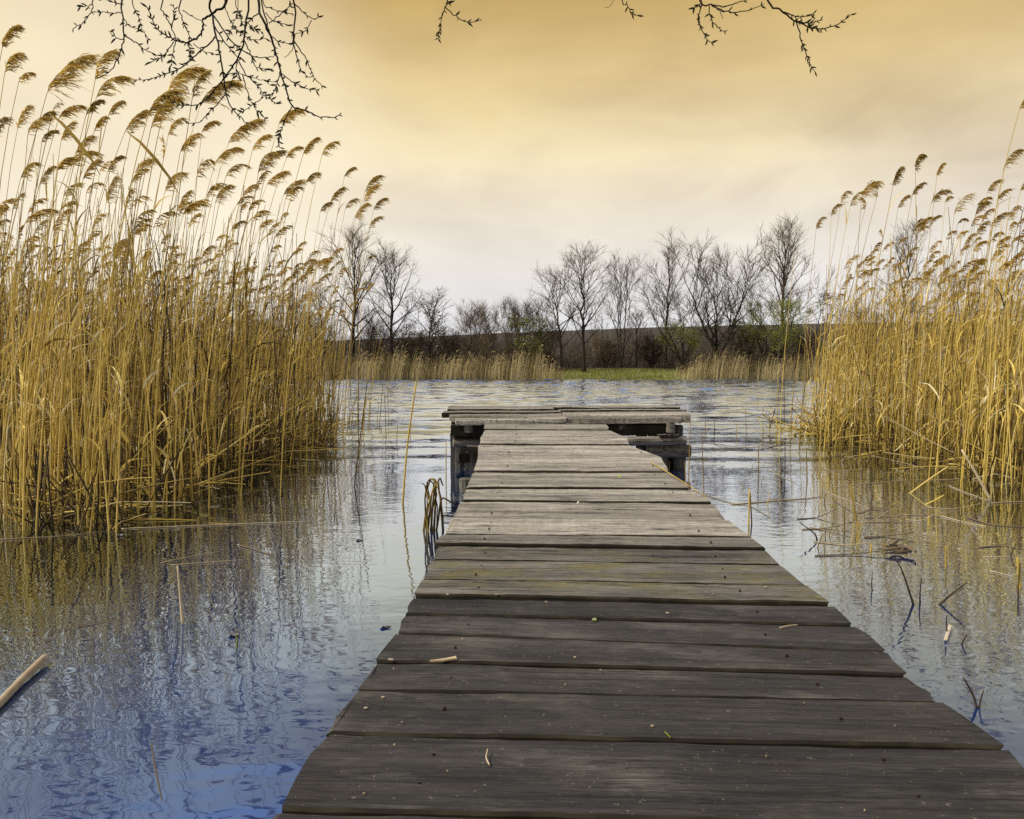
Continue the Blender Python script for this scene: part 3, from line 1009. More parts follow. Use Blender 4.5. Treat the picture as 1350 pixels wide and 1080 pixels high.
n_ind = 0
for lst, side in ((LEFT_PL, 'L'), (RIGHT_PL, 'R')):
    for (px, py, ln, lab) in lst:
        z = rg.uniform(2.55, 3.05) if side == 'L' else rg.uniform(2.7, 3.2)
        d = (z - CAM_Z) * 1000 / (486 - py)
        d = max(4.55 if side == 'L' else 5.9, min(d, 9.8 if side == 'L' else 12.0))
        tip = at(px, py, d)
        lean = (rg.uniform(0.28, 0.62) if side == 'L' else rg.uniform(0.06, 0.34)) * (0.7 if px < 60 else 1)
        base = np.array([tip[0] - lean, d + rg.normal(0, 0.08), 0.0])
        pl = ln * d / 1000 * 0.92
        label = lab or zone(side, True, base[0], base[1])
        reed_thing(base, tip, rg.uniform(0.0045, 0.006), pl, int(rg.integers(0, 3)), rg.uniform(0.3, 0.6), wind_dir(rg, 0.25), label, own=lab is not None, np_=int(70 + ln * 1.6))
        n_ind += 1

# the two big dark blade leaves that hang across the upper left stand belong to two more reeds
for (px, py, ln, d) in ((66, 150, 0.40, 5.0), (170, 176, 0.36, 5.0)):
    tip = at(px, py, d)
    base = np.array([tip[0] - 0.35, d, 0.0])
    o = reed_thing(base, tip, 0.005, 0.12, 0, 0.3, np.array([1.0, 0, 0]),
                   'reed with a long blade leaf folded down to the right, %s' % ('near the longest plume' if px < 100 else 'under the dark dense plume'), own=True, np_=20)
    m = MB()
    q = tip - base
    pts = np.array([q + np.array([0, -0.01, 0]), q + np.array([0.08, -0.02, -0.06]), q + np.array([0.18, -0.03, -0.17]), q + np.array([0.27, -0.03, -0.29]), q + np.array([0.33, -0.03, -0.40])])
    m.ribbons(pts, np.array([0.008, 0.022, 0.026, 0.018, 0.003]), np.array([0.6, 0.3, 0.5]), tone=0.35)
    m.build('leaf', REED, o)
    n_ind += 1

# prototypes for the rest of the individual reeds
PROTO_P, PROTO_B = [], []
for i in range(12):
    H = 2.6
    lean = rg.uniform(0.18, 0.55)
    ms, mp, ml = MB(), MB(), [MB()]
    tip = np.array([lean, rg.normal(0, 0.1), H])
    add_reed(ms, mp, ml, rg, np.array([0, 0, -0.2]), tip, rg.uniform(0.0042, 0.006), rg.uniform(0.13, 0.24), int(rg.integers(0, 3)), rg.uniform(0.35, 0.65), wind_dir(rg, 0.2), np_=100)
    PROTO_P.append((ms.mesh('stem', REED), mp.mesh('plume', PLUME), [m.mesh('leaf', REED) for m in ml if m.n]))
for i in range(10):
    H = rg.uniform(1.5, 2.1)
    ms, ml = MB(), [MB()]
    tip = np.array([rg.uniform(0.0, 0.35), rg.normal(0, 0.1), H])
    add_reed(ms, None, ml, rg, np.array([0, 0, -0.2]), tip, rg.uniform(0.0042, 0.0070), 0, int(rg.integers(1, 4)), rg.uniform(0.35, 0.75), wind_dir(rg, 0.6))
    PROTO_B.append((ms.mesh('stem', REED), None, [m.mesh('leaf', REED) for m in ml if m.n]))


def left_x(d):
    return -0.70 * d - 0.35, min(-2.28, -0.238 * d) + 0.04 * math.sin(d * 5)


def right_x(d):
    return max(3.95 + 0.15 * math.sin(d * 3), 0.40 * d), 0.71 * d + 0.5


def spots(n, side, d0, d1, rng):
    out = []
    while len(out) < n:
        d = rng.uniform(d0, d1)
        a, b = left_x(d) if side == 'L' else right_x(d)
        if b <= a:
            continue
        x = rng.uniform(-0.70 * 14 - 0.3, -1.7) if side == 'L' else rng.uniform(3.3, 9.6)
        out_ = (x - b) if side == 'L' else (a - x)
        if 0 < out_ < 0.7 and rng.random() < 0.16 * math.exp(-out_ / 0.22):
            out.append((x, d))
        elif a <= x <= b:
            edge = (b - x) if side == 'L' else (x - a)
            clump = 0.5 + 0.5 * math.sin(x * 4.1 + 1.7 * math.sin(d * 2.3)) * math.sin(d * 3.3 + 1.3 * math.sin(x * 2.9))
            if rng.random() < (0.25 + 0.75 * clump) * (0.45 + 0.55 * min(1, edge / 0.5)):
                out.append((x, d))
    return out


for side, n, d0, d1 in (('L', 3500, 4.35, 14.5), ('R', 2100, 5.7, 14.0)):
    pts = spots(n, side, d0, d1, rg)
    pts.sort(key=lambda p: p[1])
    n_single = 138 if side == 'L' else 80
    bs, bp_, bl = MB(), MB(), MB()
    for i, (x, d) in enumerate(pts):
        plumed = rg.random() < (0.11 if side == 'L' else 0.12)
        if i < n_single:
            st_, pl_, lv_ = PROTO_P[int(rg.integers(len(PROTO_P)))] if plumed else PROTO_B[int(rg.integers(len(PROTO_B)))]
            s = rg.uniform(0.72, 1.02) if plumed else rg.uniform(0.6, 1.15)
            lab = zone(side, plumed, x, d, s * float(max(v.co.z for v in st_.vertices)))
            o = empty('reed', (x, d, 0), lab, 'reed', GRP[lab])
            o.rotation_euler = (rg.normal(0, 0.03), rg.normal(0, 0.035), rg.normal(0, 0.45) if plumed else rg.uniform(-1.2, 1.2))
            o.scale = (1, 1, s)
            for nm, me in [('stem', st_)] + ([('plume', pl_)] if pl_ else []) + [('leaf', m) for m in lv_]:
                link(nm, me, o)
            n_ind += 1
            continue
        base = np.array([x, d, -0.1])
        tone = float(np.clip(rg.normal(0.46, 0.27), 0, 1))
        if plumed:
            H = rg.uniform(1.9, 2.7) if side == 'L' else rg.uniform(1.9, 2.8)
            tip = base + np.array([rg.uniform(0.1, 0.55), rg.normal(0, 0.12), H])
            add_reed(bs, bp_, bl, rg, base, tip, rg.uniform(0.0033, 0.005), rg.uniform(0.13, 0.24), int(rg.integers(0, 2)), tone, wind_dir(rg, 0.3), k=7, np_=46, sides=4, pw=0.0105)
        else:
            H = rg.uniform(0.7, 2.05) if rg.random() < 0.66 else rg.uniform(1.9, 2.65)
            tip = base + np.array([rg.normal(0.12, 0.16), rg.normal(0, 0.14), H])
            add_reed(bs, None, bl, rg, base, tip, rg.uniform(0.0036, 0.0068), 0, int(rg.integers(1, 4)), tone, wind_dir(rg, 0.8), k=5, sides=4)
    # one standing mass behind the individual reeds
    sd_ = 'left' if side == 'L' else 'right'
    root = empty('reed_bed', (0, 0, 0), 'dense mass of dry reeds filling the back of the stand %s of the pier' % sd_, 'reed bed')
    root['kind'] = 'stuff'
    for nm, m, mt in (('stems', bs, REED), ('plumes', bp_, PLUME), ('leaves', bl, REED)):
        tag(m.build(nm, mt, root), kind='stuff')

# broken stalks lying crossed at the feet of both stands
for side, n in (('L', 420), ('R', 230)):
    m = MB()
    for i in range(n):
        if side == 'L':
            d = rg.uniform(4.6, 11.0)
            a, b = left_x(d)
            x = b - abs(rg.normal(0, 0.8)) - 0.12
        else:
            d = rg.uniform(6.2, 12.5)
            a, b = right_x(d)
            x = a + abs(rg.normal(0, 0.9)) + 0.1
        ang = rg.normal(0.0, 0.6) + (math.pi if rg.random() < 0.5 else 0)
        ln = rg.uniform(0.25, 0.9)
        dz = max(0.0, rg.normal(0.16, 0.28))
        p = np.array([x, d, max(0.0, rg.normal(0.04, 0.06))])
        q = p + np.array([math.cos(ang) * ln, math.sin(ang) * ln * 0.5, dz * ln])
        mid = (p + q) / 2 + np.array([0, 0, rg.uniform(-0.02, 0.06)])
        m.tubes(smooth_line([p, mid, q], 5), np.linspace(0.006, 0.003, 5), 4, tone=float(np.clip(rg.normal(0.5, 0.3), 0, 1)))
    for i in range(n * 2):
        # stubs and matted stalks at the waterline, shade put into their dark tone
        d = rg.uniform(4.4, 10.5) if side == 'L' else rg.uniform(5.9, 12)
        a, b = left_x(d) if side == 'L' else right_x(d)
        x = (b - abs(rg.normal(0, 0.8))) if side == 'L' else (a + abs(rg.normal(0, 0.8)))
        h_ = rg.uniform(0.05, 0.55)
        p = np.array([x, d, -0.03])
        q = p + np.array([rg.normal(0, 0.12), rg.normal(0, 0.08), h_])
        m.tubes(np.array([p, (p + q) / 2 + rg.normal(0, 0.012, 3), q]), np.array([0.006, 0.0055, 0.004]), 4, tone=float(np.clip(rg.normal(0.06, 0.1), 0, 1)))
    for i in range(n // 4):
        d = rg.uniform(4.8, 9) if side == 'L' else rg.uniform(6.4, 11)
        a, b = left_x(d) if side == 'L' else right_x(d)
        x = (b - abs(rg.normal(0, 0.7))) if side == 'L' else (a + abs(rg.normal(0, 0.7)))
        leaf_ribbon(m, rg, np.array([x, d, rg.uniform(0.05, 0.5)]), np.array([0, 0, 1.0]), rg.uniform(0.2, 0.45), rg.uniform(0.012, 0.024), wind_dir(rg, 1.0), float(rg.uniform(0.5, 1.0)))
    o = m.build('reed_litter', REED)
    tag(o, 'broken reed stalks lying crossed on the water at the foot of the %s stand' % ('left' if side == 'L' else 'right'), 'reed litter', kind='stuff')

# ------------------------------------------------------------------ far shore: trees, scrub, reed belts, grass
def norm(v):
    return v / (np.linalg.norm(v, axis=-1, keepdims=True) + 1e-12)


def grow_tree(rng, H, spread, cb=0.25, limbs=16, up=0.9, prof='oval', stems=1, lean=0.0, r0=None, twig=6, sec=7, split=0.0, twig_len=0.9, tr=0.0085, leaf=0, leaf_size=0.09, leaf_lo=0.0, leaf_hi=1.0, fork=0.0, clump=False, sec_ang=0.75):
    """bare tree: returns trunk builder (trunk and limbs), crown builder (boughs and twigs), leaf builder"""
    mt, mc, ml = MB(), MB(), MB()
    r0 = r0 or 0.011 * H + 0.03
    starts, dirs, lens, rads = [], [], [], []
    for s in range(stems):
        a = rng.uniform(0, 6.28)
        off = np.array([math.cos(a), math.sin(a) * 0.6, 0]) * (0.25 * (stems > 1)) * rng.uniform(0.3, 1)
        hs = H * (1.0 if s == 0 else rng.uniform(0.72, 0.97))
        tipx = lean * hs + (split * H * (s / max(1, stems - 1) - 0.5) * 2 if stems > 1 else 0) + rng.normal(0, 0.02 * H)
        tip = np.array([tipx, rng.normal(0, 0.05 * H), hs])
        k = 12
        t = np.linspace(0, 1, k)
        P = off + (tip - off) * t[:, None]
        if fork:
            off = off * 0
            tf = np.clip((t - fork) / (1 - fork), 0, 1)
            P = tip * np.stack([0 * t, 0 * t, t], -1)
            P[:, 0] = lean * hs * 0.5 * t / max(t[-1], 1) + (tip[0] - lean * hs * 0.5) * tf ** 0.85
            P[:, 1] = (tip[1] + rng.normal(0, 0.12 * H)) * tf
        else:
            P[:, 0] += (tip[0] - off[0]) * (t ** (0.75 if split else 1.3) - t)
        P[:, :2] += rng.normal(0, 0.010 * H, (k, 2)) * (np.minimum(t, 0.6) * 1.4)[:, None]
        rs = r0 * (1 if stems == 1 else 0.72)
        R = rs * (1 - t) ** 0.9 + 0.012
        R[0] *= 1.35
        mt.tubes(P, R, 6, tone=rng.uniform(0.3, 0.6))
        nl = max(4, int(limbs * (1 if stems == 1 else 0.65)))
        for i in range(nl):
            tt = cb + (0.97 - cb) * (i + rng.random()) / nl
            if stems > 1:
                tt = max(tt, 0.22, fork + 0.06)
            u = tt * (k - 1)
            j = int(u)
            p = P[j] + (P[min(j + 1, k - 1)] - P[j]) * (u - j)
            q = (tt - cb) / (1 - cb)
            w = {'oval': math.sin(math.pi * min(1, 0.16 + 0.84 * q) ** 0.8) * 0.95 + 0.12,
                 'cone': (1 - q) * 0.95 + 0.12,
                 'vase': 0.45 + 0.55 * q if q < 0.75 else 1.0 - (q - 0.75) * 2.4,
                 'round': math.sqrt(max(0.05, 1 - (2 * q - 0.9) ** 2 * 0.9))}[prof]
            az = i * 2.4 + rng.uniform(-0.6, 0.6)
            ang = rng.uniform(0.6, 1.05) * (1.25 - up * (0.4 + 0.6 * q))
            ln = spread * w / max(0.35, math.sin(min(1.3, ang))) * rng.uniform(0.75, 1.12)
            ln = min(ln, H * 0.55)
            starts.append(p)
            dirs.append([math.cos(az) * math.sin(ang), math.sin(az) * math.sin(ang), math.cos(ang)])
            lens.append(ln)
            rads.append(min(R[j] * 0.6, 0.018 + 0.021 * ln))
    S, D, Ln, Rd = map(np.array, (starts, norm(np.array(dirs)), lens, rads))

    def curve(S, D, Ln, k, curl, jit):
        n = len(S)
        P = [S]
        cur = D.copy()
        for i in range(k - 1):
            cur = norm(cur + np.array([0, 0, curl / k]) + rng.normal(0, jit, (n, 3)))
            P.append(P[-1] + cur * (Ln / (k - 1))[:, None])
        return np.stack(P, axis=1)

    P1 = curve(S, D, Ln, 7, 0.38 * up, 0.10)
    mt.tubes(P1, Rd[:, None] * np.linspace(1, 0.22, 7)[None] + 0.004, 4, tone=rng.uniform(0.3, 0.6, len(S)))

    def children(P, Ln, per, lo, ratio, ang, rngl=(0.6, 1.15)):
        n, k, _ = P.shape
        cnt = np.maximum(2, (per * (0.5 + 0.5 * Ln / (Ln.mean() + 1e-9)))).astype(int)
        par = np.repeat(np.arange(n), cnt)
        t = lo + (1 - lo) * rng.random(len(par)) ** 0.8
        u = t * (k - 1) * 0.9999
        j = u.astype(int)
        f = (u - j)[:, None]
        p = P[par, j] * (1 - f) + P[par, j + 1] * f
        tg = norm(P[par, j + 1] - P[par, j])
        side = norm(np.cross(tg, rng.normal(0, 1, (len(par), 3))))
        d = norm(tg * math.cos(ang) + side * math.sin(ang) * rng.uniform(0.6, 1.2, (len(par), 1)) + np.array([0, 0, 0.10 * up]))
        l = Ln[par] * ratio * (1.15 - 0.75 * t) * rng.uniform(*rngl, len(par))
        return p, d, l

    p2, d2, l2 = children(P1, Ln, sec, 0.15, 0.55, sec_ang)
    P2 = curve(p2, d2, l2, 5, 0.22 * up, 0.12)
    mc.tubes(P2, (0.011 + 0.009 * l2)[:, None] * np.linspace(1, 0.35, 5)[None], 3, tone=rng.uniform(0.2, 0.6, len(p2)))
    p3, d3, l3 = children(P2, l2, twig, 0.1, 0.0, 0.6)
    l3 = twig_len * rng.uniform(0.4, 1.15, len(p3)) * H / 10
    P3 = curve(p3, d3, l3, 4, 0.15 * up, 0.16)
    mc.tubes(P3, tr * np.linspace(1, 0.45, 4)[None] * np.ones((len(p3), 1)), 3, tone=rng.uniform(0.2, 0.8, len(p3)))
    if leaf:
        Q = P3.reshape(-1, 3)
        h = Q[:, 2] / H
        Q = Q[(h > leaf_lo) & (h < leaf_hi)]
        if clump:
            # leaves left hanging in bunches at the twig ends
            c = Q[rng.integers(0, len(Q), 34)]
            Q = np.repeat(c, max(1, leaf // 34), axis=0) + rng.normal(0, 0.20, (34 * max(1, leaf // 34), 3))
        else:
            Q = Q[rng.integers(0, len(Q), leaf)] + rng.normal(0, 0.13, (leaf, 3))
        n = len(Q)
        a = norm(rng.normal(0, 1, (n, 3)))
        b = norm(np.cross(a, rng.normal(0, 1, (n, 3))))
        s = leaf_size * rng.uniform(0.5, 1.2, (n, 1))
        V = np.stack([Q - a * s, Q - b * s * 0.45, Q + a * s, Q + b * s * 0.45], axis=1)
        ml.raw(V.reshape(-1, 3), np.arange(n * 4).reshape(n, 4), tone=np.repeat(np.clip(rng.normal(0.5, 0.22, n), 0, 1), 4))
    return mt, mc, ml


rt = np.random.default_rng(77)


def plant_tree(px, py_top, w_px, label, cat, d, name='bare_tree', leafmat=LEAF, group=None, seed=None, **kw):
    rng = np.random.default_rng(seed if seed is not None else int(px * 7 + py_top))
    x = (px - 675) / 1000.0 * d
    gz = float(ground_z(np.array(x), np.array(d)))
    H = at(px, py_top, d)[2] - gz
    spread = w_px / 2 / 1000.0 * d
    mt, mc, ml = grow_tree(rng, H, spread, **kw)
    allv = np.concatenate(mc.v)
    kz = H / np.percentile(allv[:, 2], 99.6)
    xs_ = np.percentile(allv[:, 0], [1.5, 98.5])
    kx = min(1.25, 2 * spread / (xs_[1] - xs_[0]))
    for b in (mt, mc, ml):
        for v in b.v:
            v[:, 0] *= kx
            v[:, 1] *= kx
            v[:, 2] *= kz
    o = empty(name, (x, d, gz - 0.05), label, cat, group)
    mt.build('trunk', BARK, o)
    mc.build('crown', TWIG, o)
    if ml.n:
        ml.build('leaves', leafmat, o, smooth=False)
    return o


TREES = [
    # px, top, width, depth, label, style
    (466, 292, 82, 69, 'tall bare tree with a long oval crown right behind the tips of the left reeds', dict(cb=0.22, limbs=22, up=0.95, sec=9, twig=8)),
    (516, 311, 80, 71, 'tall bare tree with a tiered crown standing free, second tall one from the left reeds', dict(cb=0.2, limbs=20, up=0.85, sec=9, twig=9)),
    (567, 378, 58, 70, 'small rounded tree with dark clinging leaves, right of the tall tiered tree', dict(cb=0.15, limbs=16, up=0.85, prof='round', sec=8, twig=8, leaf=900, leaf_size=0.11, leafmat=DEADLEAF, leaf_lo=0.4)),
    (770, 317, 82, 67, 'tall straight bare tree with an oval crown above the grassy bank', dict(cb=0.24, limbs=22, up=0.8, sec=9, twig=8)),
    (742, 334, 78, 67.6, 'bare tree leaning left with sparse limbs, beside the straight tree on the bank', dict(cb=0.25, limbs=14, up=0.8, lean=-0.09, sec=8, twig=8, twig_len=1.0)),
    (817, 330, 52, 74, 'pale slender birch with several upright stems behind the grassy bank', dict(cb=0.2, limbs=14, up=1.1, stems=3, split=0.05, prof='oval', sec=7, twig=7, r0=0.11)),
    (789, 392, 26, 76, 'thin low birch between the straight tree and the pale birch', dict(cb=0.2, limbs=9, up=1.1, sec=4, twig=4, stems=2, split=0.05, r0=0.07)),
    (838, 402, 34, 69, 'small dark upright tree below the pale birch', dict(cb=0.15, limbs=12, up=1.0, sec=7, twig=7)),
    (877, 317, 50, 76, 'slender poplar rising behind the leaning willow', dict(cb=0.3, limbs=16, up=1.1, prof='oval', sec=8, twig=8)),
    (900, 352, 112, 67, 'low willow leaning left with pale green shoots, trunk bent over the bank', dict(cb=0.2, limbs=16, up=0.7, stems=4, split=0.30, fork=0.14, lean=-0.16, prof='vase', sec=9, twig=8, leaf=4200, leaf_size=0.07, leaf_lo=0.05, leaf_hi=0.7)),
    (946, 302, 118, 67.5, 'largest bare tree, with several thick limbs spreading like a fan', dict(cb=0.25, limbs=17, up=0.9, stems=5, split=0.30, fork=0.16, prof='vase', sec=9, twig=8, r0=0.30)),
    (1016, 362, 104, 68, 'bushy willow in fresh green leaf under the tallest bare crown', dict(cb=0.1, limbs=16, up=0.7, stems=4, split=0.26, prof='round', sec=9, twig=7, leaf=11000, leaf_size=0.075)),
    (1032, 284, 62, 71, 'tallest bare tree on the right, its crown above the green willow', dict(cb=0.35, limbs=22, up=0.95, sec=9, twig=8)),
    (1083, 350, 46, 72, 'dark tree with round clumps of old leaves beside the right reeds', dict(cb=0.5, limbs=12, up=0.9, prof='vase', stems=2, split=0.12, sec=5, twig=5, leaf=900, leaf_size=0.12, leafmat=DEADLEAF, clump=True, leaf_lo=0.6)),
    (1182, 292, 66, 74, 'pale bare tree seen through the plumes of the right reeds', dict(cb=0.2, limbs=18, up=1.0, sec=8, twig=8)),
    (1248, 345, 70, 74, 'bare tree half hidden in the middle of the right reeds', dict(cb=0.2, limbs=15, up=0.9, sec=8, twig=8)),
    (1318, 352, 84, 73, 'bare tree behind the right reeds closest to the right edge', dict(cb=0.2, limbs=15, up=0.9, sec=8, twig=8)),
    (30, 372, 90, 72, 'bare tree deep behind the left reeds by the left edge', dict(cb=0.2, limbs=14, up=0.9, sec=7, twig=7)),
    (118, 388, 90, 73, 'bare tree behind the left reeds, second from the left edge', dict(cb=0.2, limbs=14, up=0.9, sec=7, twig=7)),
    (205, 360, 80, 74, 'bare tree behind the left reeds below the longest plume stems', dict(cb=0.2, limbs=14, up=0.9, sec=7, twig=7)),
    (300, 380, 90, 72, 'bare tree in the middle behind the left reeds', dict(cb=0.2, limbs=14, up=0.9, sec=7, twig=7)),
    (382, 386, 80, 73, 'bare tree behind the right part of the left reeds', dict(cb=0.2, limbs=14, up=0.9, sec=7, twig=7)),
    (430, 372, 60, 75, 'bare tree at the right edge of the left reeds, left of the tall oval one', dict(cb=0.2, limbs=14, up=0.9, sec=8, twig=8)),
]
for (px, py, w, d, lab, kw) in TREES:
    nm = 'willow_tree' if 'willow' in lab and 'behind' not in lab and 'above' not in lab else ('birch_tree' if 'birch' in lab and 'below' not in lab else 'bare_tree')
    plant_tree(px, py, w, lab, 'tree', d, name=nm, **kw)

SHRUBS = [
    (491, 402, 62, 68, 'dark twiggy shrub between the two tall trees by the left reeds'),
    (540, 432, 50, 68, 'low twiggy shrub between the tiered tree and the small rounded tree'),
    (596, 428, 44, 72, 'thin shrub right of the small rounded tree, against the pale sky'),
    (622, 396, 36, 71, 'narrow shrub with a leaning stem left of the dense thicket clumps'),
    (643, 394, 46, 69, 'upright many stemmed shrub, leftmost of the three dense clumps'),
    (676, 392, 46, 68, 'dark dense shrub in the middle of the three clumps above the reed belt'),
    (698, 386, 56, 67.5, 'broad dense shrub with olive shoots, rightmost of the three clumps'),
    (722, 420, 40, 69, 'low shrub at the foot of the leaning bare tree'),
    (800, 440, 46, 71, 'low brown shrub right of the straight tree on the bank'),
    (858, 438, 44, 70, 'brown shrub left of the leaning willow'),
    (980, 424, 60, 70, 'brown shrub between the fan shaped tree and the green willow'),
    (1060, 430, 50, 70, 'brown shrub under the tree with round leaf clumps'),
    (1130, 392, 60, 71, 'dark shrub behind the left edge of the right reeds'),
    (1220, 398, 70, 71, 'dark shrub behind the middle of the right reeds'),
    (1290, 396, 70, 71, 'dark shrub behind the right part of the right reeds'),
    (345, 410, 70, 71, 'dark shrub behind the left reeds, right of their middle'),
    (250, 412, 70, 71, 'dark shrub behind the left reeds, left of their middle'),
    (160, 414, 70, 71, 'dark shrub behind the left reeds below the two folded blade leaves'),
    (70, 412, 70, 71, 'dark shrub behind the left reeds near the left edge'),
    (412, 408, 56, 70, 'dark shrub seen through the thin right margin of the left reeds'),
]
for (px, py, w, d, lab) in SHRUBS:
    plant_tree(px, py, w, lab, 'shrub', d, name='shrub', cb=0.1, limbs=12, up=1.0, stems=5, split=0.20, prof='vase', sec=9, twig=8, r0=0.05, twig_len=1.5, tr=0.009,
               leaf=(2200 if 'olive' in lab else 0), leaf_size=0.10)

# bramble and sapling thicket at the foot of the hill: one tangled mass
m = MB()
n = 19000
xx = rt.uniform(-52, 54, n)
yy = 66.8 + rt.random(n) ** 1.2 * 19
keep = ~((np.abs(xx - 9.0) < 5.6) & (yy < 69.0 + rt.random(n) * 1.5))
xx, yy = xx[keep], yy[keep]
n = len(xx)
zz = ground_z(xx, yy)
hh = (0.6 + 3.4 * rt.random(n) ** 1.9) * (0.55 + 0.45 * np.sin(xx * 0.5 + np.sin(yy) * 2) ** 2 + 0.25)
dx, dy = rt.normal(0, 0.26, n), rt.normal(0, 0.35, n)
P = np.stack([np.stack([xx + dx * hh * s ** 1.3, yy + dy * hh * s ** 1.3, zz - 0.05 + hh * s * (1 - 0.15 * s)], axis=-1) for s in (0, 0.4, 0.75, 1.0)], axis=1)
m.tubes(P, np.array([[0.016, 0.013, 0.010, 0.005]]), 3, tone=np.clip(rt.normal(0.5, 0.3, n), 0, 1))
k = 34000
i = rt.integers(0, n, k)
s = rt.random(k)
b0 = P[i, 1] * (1 - s)[:, None] + P[i, 3] * s[:, None]
dr = norm(rt.normal(0, 1, (k, 3)) + np.array([0, 0, 0.5])) * rt.uniform(0.15, 0.7, (k, 1))
m.ribbons(np.stack([b0, b0 + dr], axis=1), np.array([[0.022, 0.012]]), norm(np.cross(dr, rt.normal(0, 1, (k, 3)))), tone=np.clip(rt.normal(0.45, 0.25, k), 0, 1))
# taller whips that stand out of the thicket
n2 = 1100
xs2 = rt.uniform(-50, 52, n2)
ys2 = rt.uniform(68, 84, n2)
k2 = ~((np.abs(xs2 - 9.0) < 4.5) & (ys2 < 70.5))
xs2, ys2 = xs2[k2], ys2[k2]
n2 = len(xs2)
b2 = np.stack([xs2, ys2, ground_z(xs2, ys2)], -1)
h2 = rt.uniform(2.0, 4.6, n2)
t2 = b2 + np.stack([rt.normal(0, 0.16, n2) * h2, rt.normal(0, 0.1, n2) * h2, h2], -1)
Pw = np.stack([b2, b2 * 0.5 + t2 * 0.5 + np.stack([rt.normal(0, 0.1, n2), 0 * h2, 0 * h2], -1), t2], axis=1)
tw = np.clip(rt.normal(0.6, 0.25, n2), 0, 1)
m.tubes(Pw, np.array([[0.028, 0.018, 0.006]]), 3, tone=tw)
rep_ = 16
bi = np.repeat(np.arange(n2), rep_)
sp = rt.uniform(0.25, 1.0, len(bi))[:, None]
bs_ = b2[bi] * (1 - sp) + t2[bi] * sp
dr = norm(rt.normal(0, 1, (len(bi), 3)) * np.array([1, 1, 0.4]) + np.array([0, 0, 0.9])) * (rt.uniform(0.3, 1.0, (len(bi), 1)) * (1.3 - 0.7 * sp))
m.tubes(np.stack([bs_, bs_ + dr * 0.5, bs_ + dr + np.array([0, 0, 0.1])], axis=1), np.array([[0.009, 0.008, 0.004]]), 3, tone=np.repeat(tw, rep_))
tag(m.build('undergrowth', SCRUB), 'brown tangle of leafless saplings and brambles at the foot of the far hill', 'undergrowth', kind='stuff')

# the two far reed belts
for lab, x0, x1, n in (('golden belt of reeds along the far shore left of the grassy bank', -46.0, 4.4, 6500), ('golden belt of reeds along the far shore right of the grassy bank', 13.9, 48.0, 4000)):
    m, mp_ = MB(), MB()
    xx = rt.uniform(x0, x1, n)
    yy = SHORE - 0.6 + rt.random(n) * 2.6
    edge = np.clip(np.minimum(np.abs(xx - 4.4), np.abs(xx - 13.9)) / 2.0, 0.35, 1.0)
    hh = (1.35 + 0.35 * np.sin(xx * 0.23 + 1.2) ** 2 + 0.12 * np.sin(xx * 1.1) + 0.12 * np.sin(xx * 3.7) + rt.normal(0, 0.40, n)) * np.clip(edge * rt.uniform(0.6, 1.4, n), 0.2, 1.05) + 0.15
    hh = np.maximum(hh, 0.35)
    lx = hh * rt.uniform(0.02, 0.22, n)
    P = np.stack([np.stack([xx + lx * s ** 2, yy + 0 * s, -0.05 + hh * s], axis=-1) for s in (0, 0.5, 1.0)], axis=1)
    ang = rt.normal(0, 0.5, n)
    S = np.stack([np.cos(ang), np.sin(ang), 0 * ang], axis=-1)
    tn = np.clip(rt.normal(0.45, 0.2, n) + 0.22 * np.sin(xx * 2.3 + 2 * np.sin(xx * 0.7)), 0, 1)
    m.ribbons(P, np.array([[0.024, 0.020, 0.008]]), S, tone=tn)
    sel = rt.random(n) < 0.33
    T = P[sel, 2]
    L_ = rt.uniform(0.16, 0.30, sel.sum())
    Q = np.stack([T, T + np.stack([L_ * 0.30, 0 * L_, L_ * 0.5], -1), T + np.stack([L_ * 0.85, 0 * L_, L_ * 0.55], -1)], axis=1)
    mp_.ribbons(Q, np.array([[0.02, 0.06, 0.01]]), np.array([[-0.4, 0.4, 0.85]]), tone=np.clip(tn[sel] - 0.15, 0, 1))
    root = empty('far_reed_belt', (0, 0, 0), lab, 'reed belt')
    root['kind'] = 'stuff'
    tag(m.build('stems', FAR_REED, root), kind='stuff')
    tag(mp_.build('plumes', FAR_REED, root), kind='stuff')

m = MB()
n = 14000
xx = rt.normal(9.0, 2.6, n)
yy = SHORE - 0.1 + rt.random(n) * 5.5
zz = ground_z(xx, yy)
hh = rt.uniform(0.08, 0.30, n)
a = rt.uniform(0, 6.28, n)
dr = np.stack([np.cos(a) * hh * 0.5, np.sin(a) * hh * 0.5, hh], -1)
b0 = np.stack([xx, yy, zz - 0.02], -1)
m.ribbons(np.stack([b0, b0 + dr], axis=1), np.array([[0.035, 0.006]]), np.stack([np.cos(a + 1.2), np.sin(a + 1.2), 0 * a], -1), tone=rt.random(n))
tag(m.build('grass', GRASS), 'short green and straw grass on the far bank between the reed belts', 'grass', kind='stuff')

# ------------------------------------------------------------------ willow twigs hanging into the top of the view
rwil = np.random.default_rng(9)
bud_m = MB()
s = np.linspace(0, 1, 5)
bud_m.tubes(np.stack([s * 0.024, 0.0025 * np.sin(s * 2.6), 0 * s], -1), np.array([0.0012, 0.0033, 0.0036, 0.0022, 0.0003]), 4, tone=0.5)
BUD_ME = bud_m.mesh('bud', BUD)


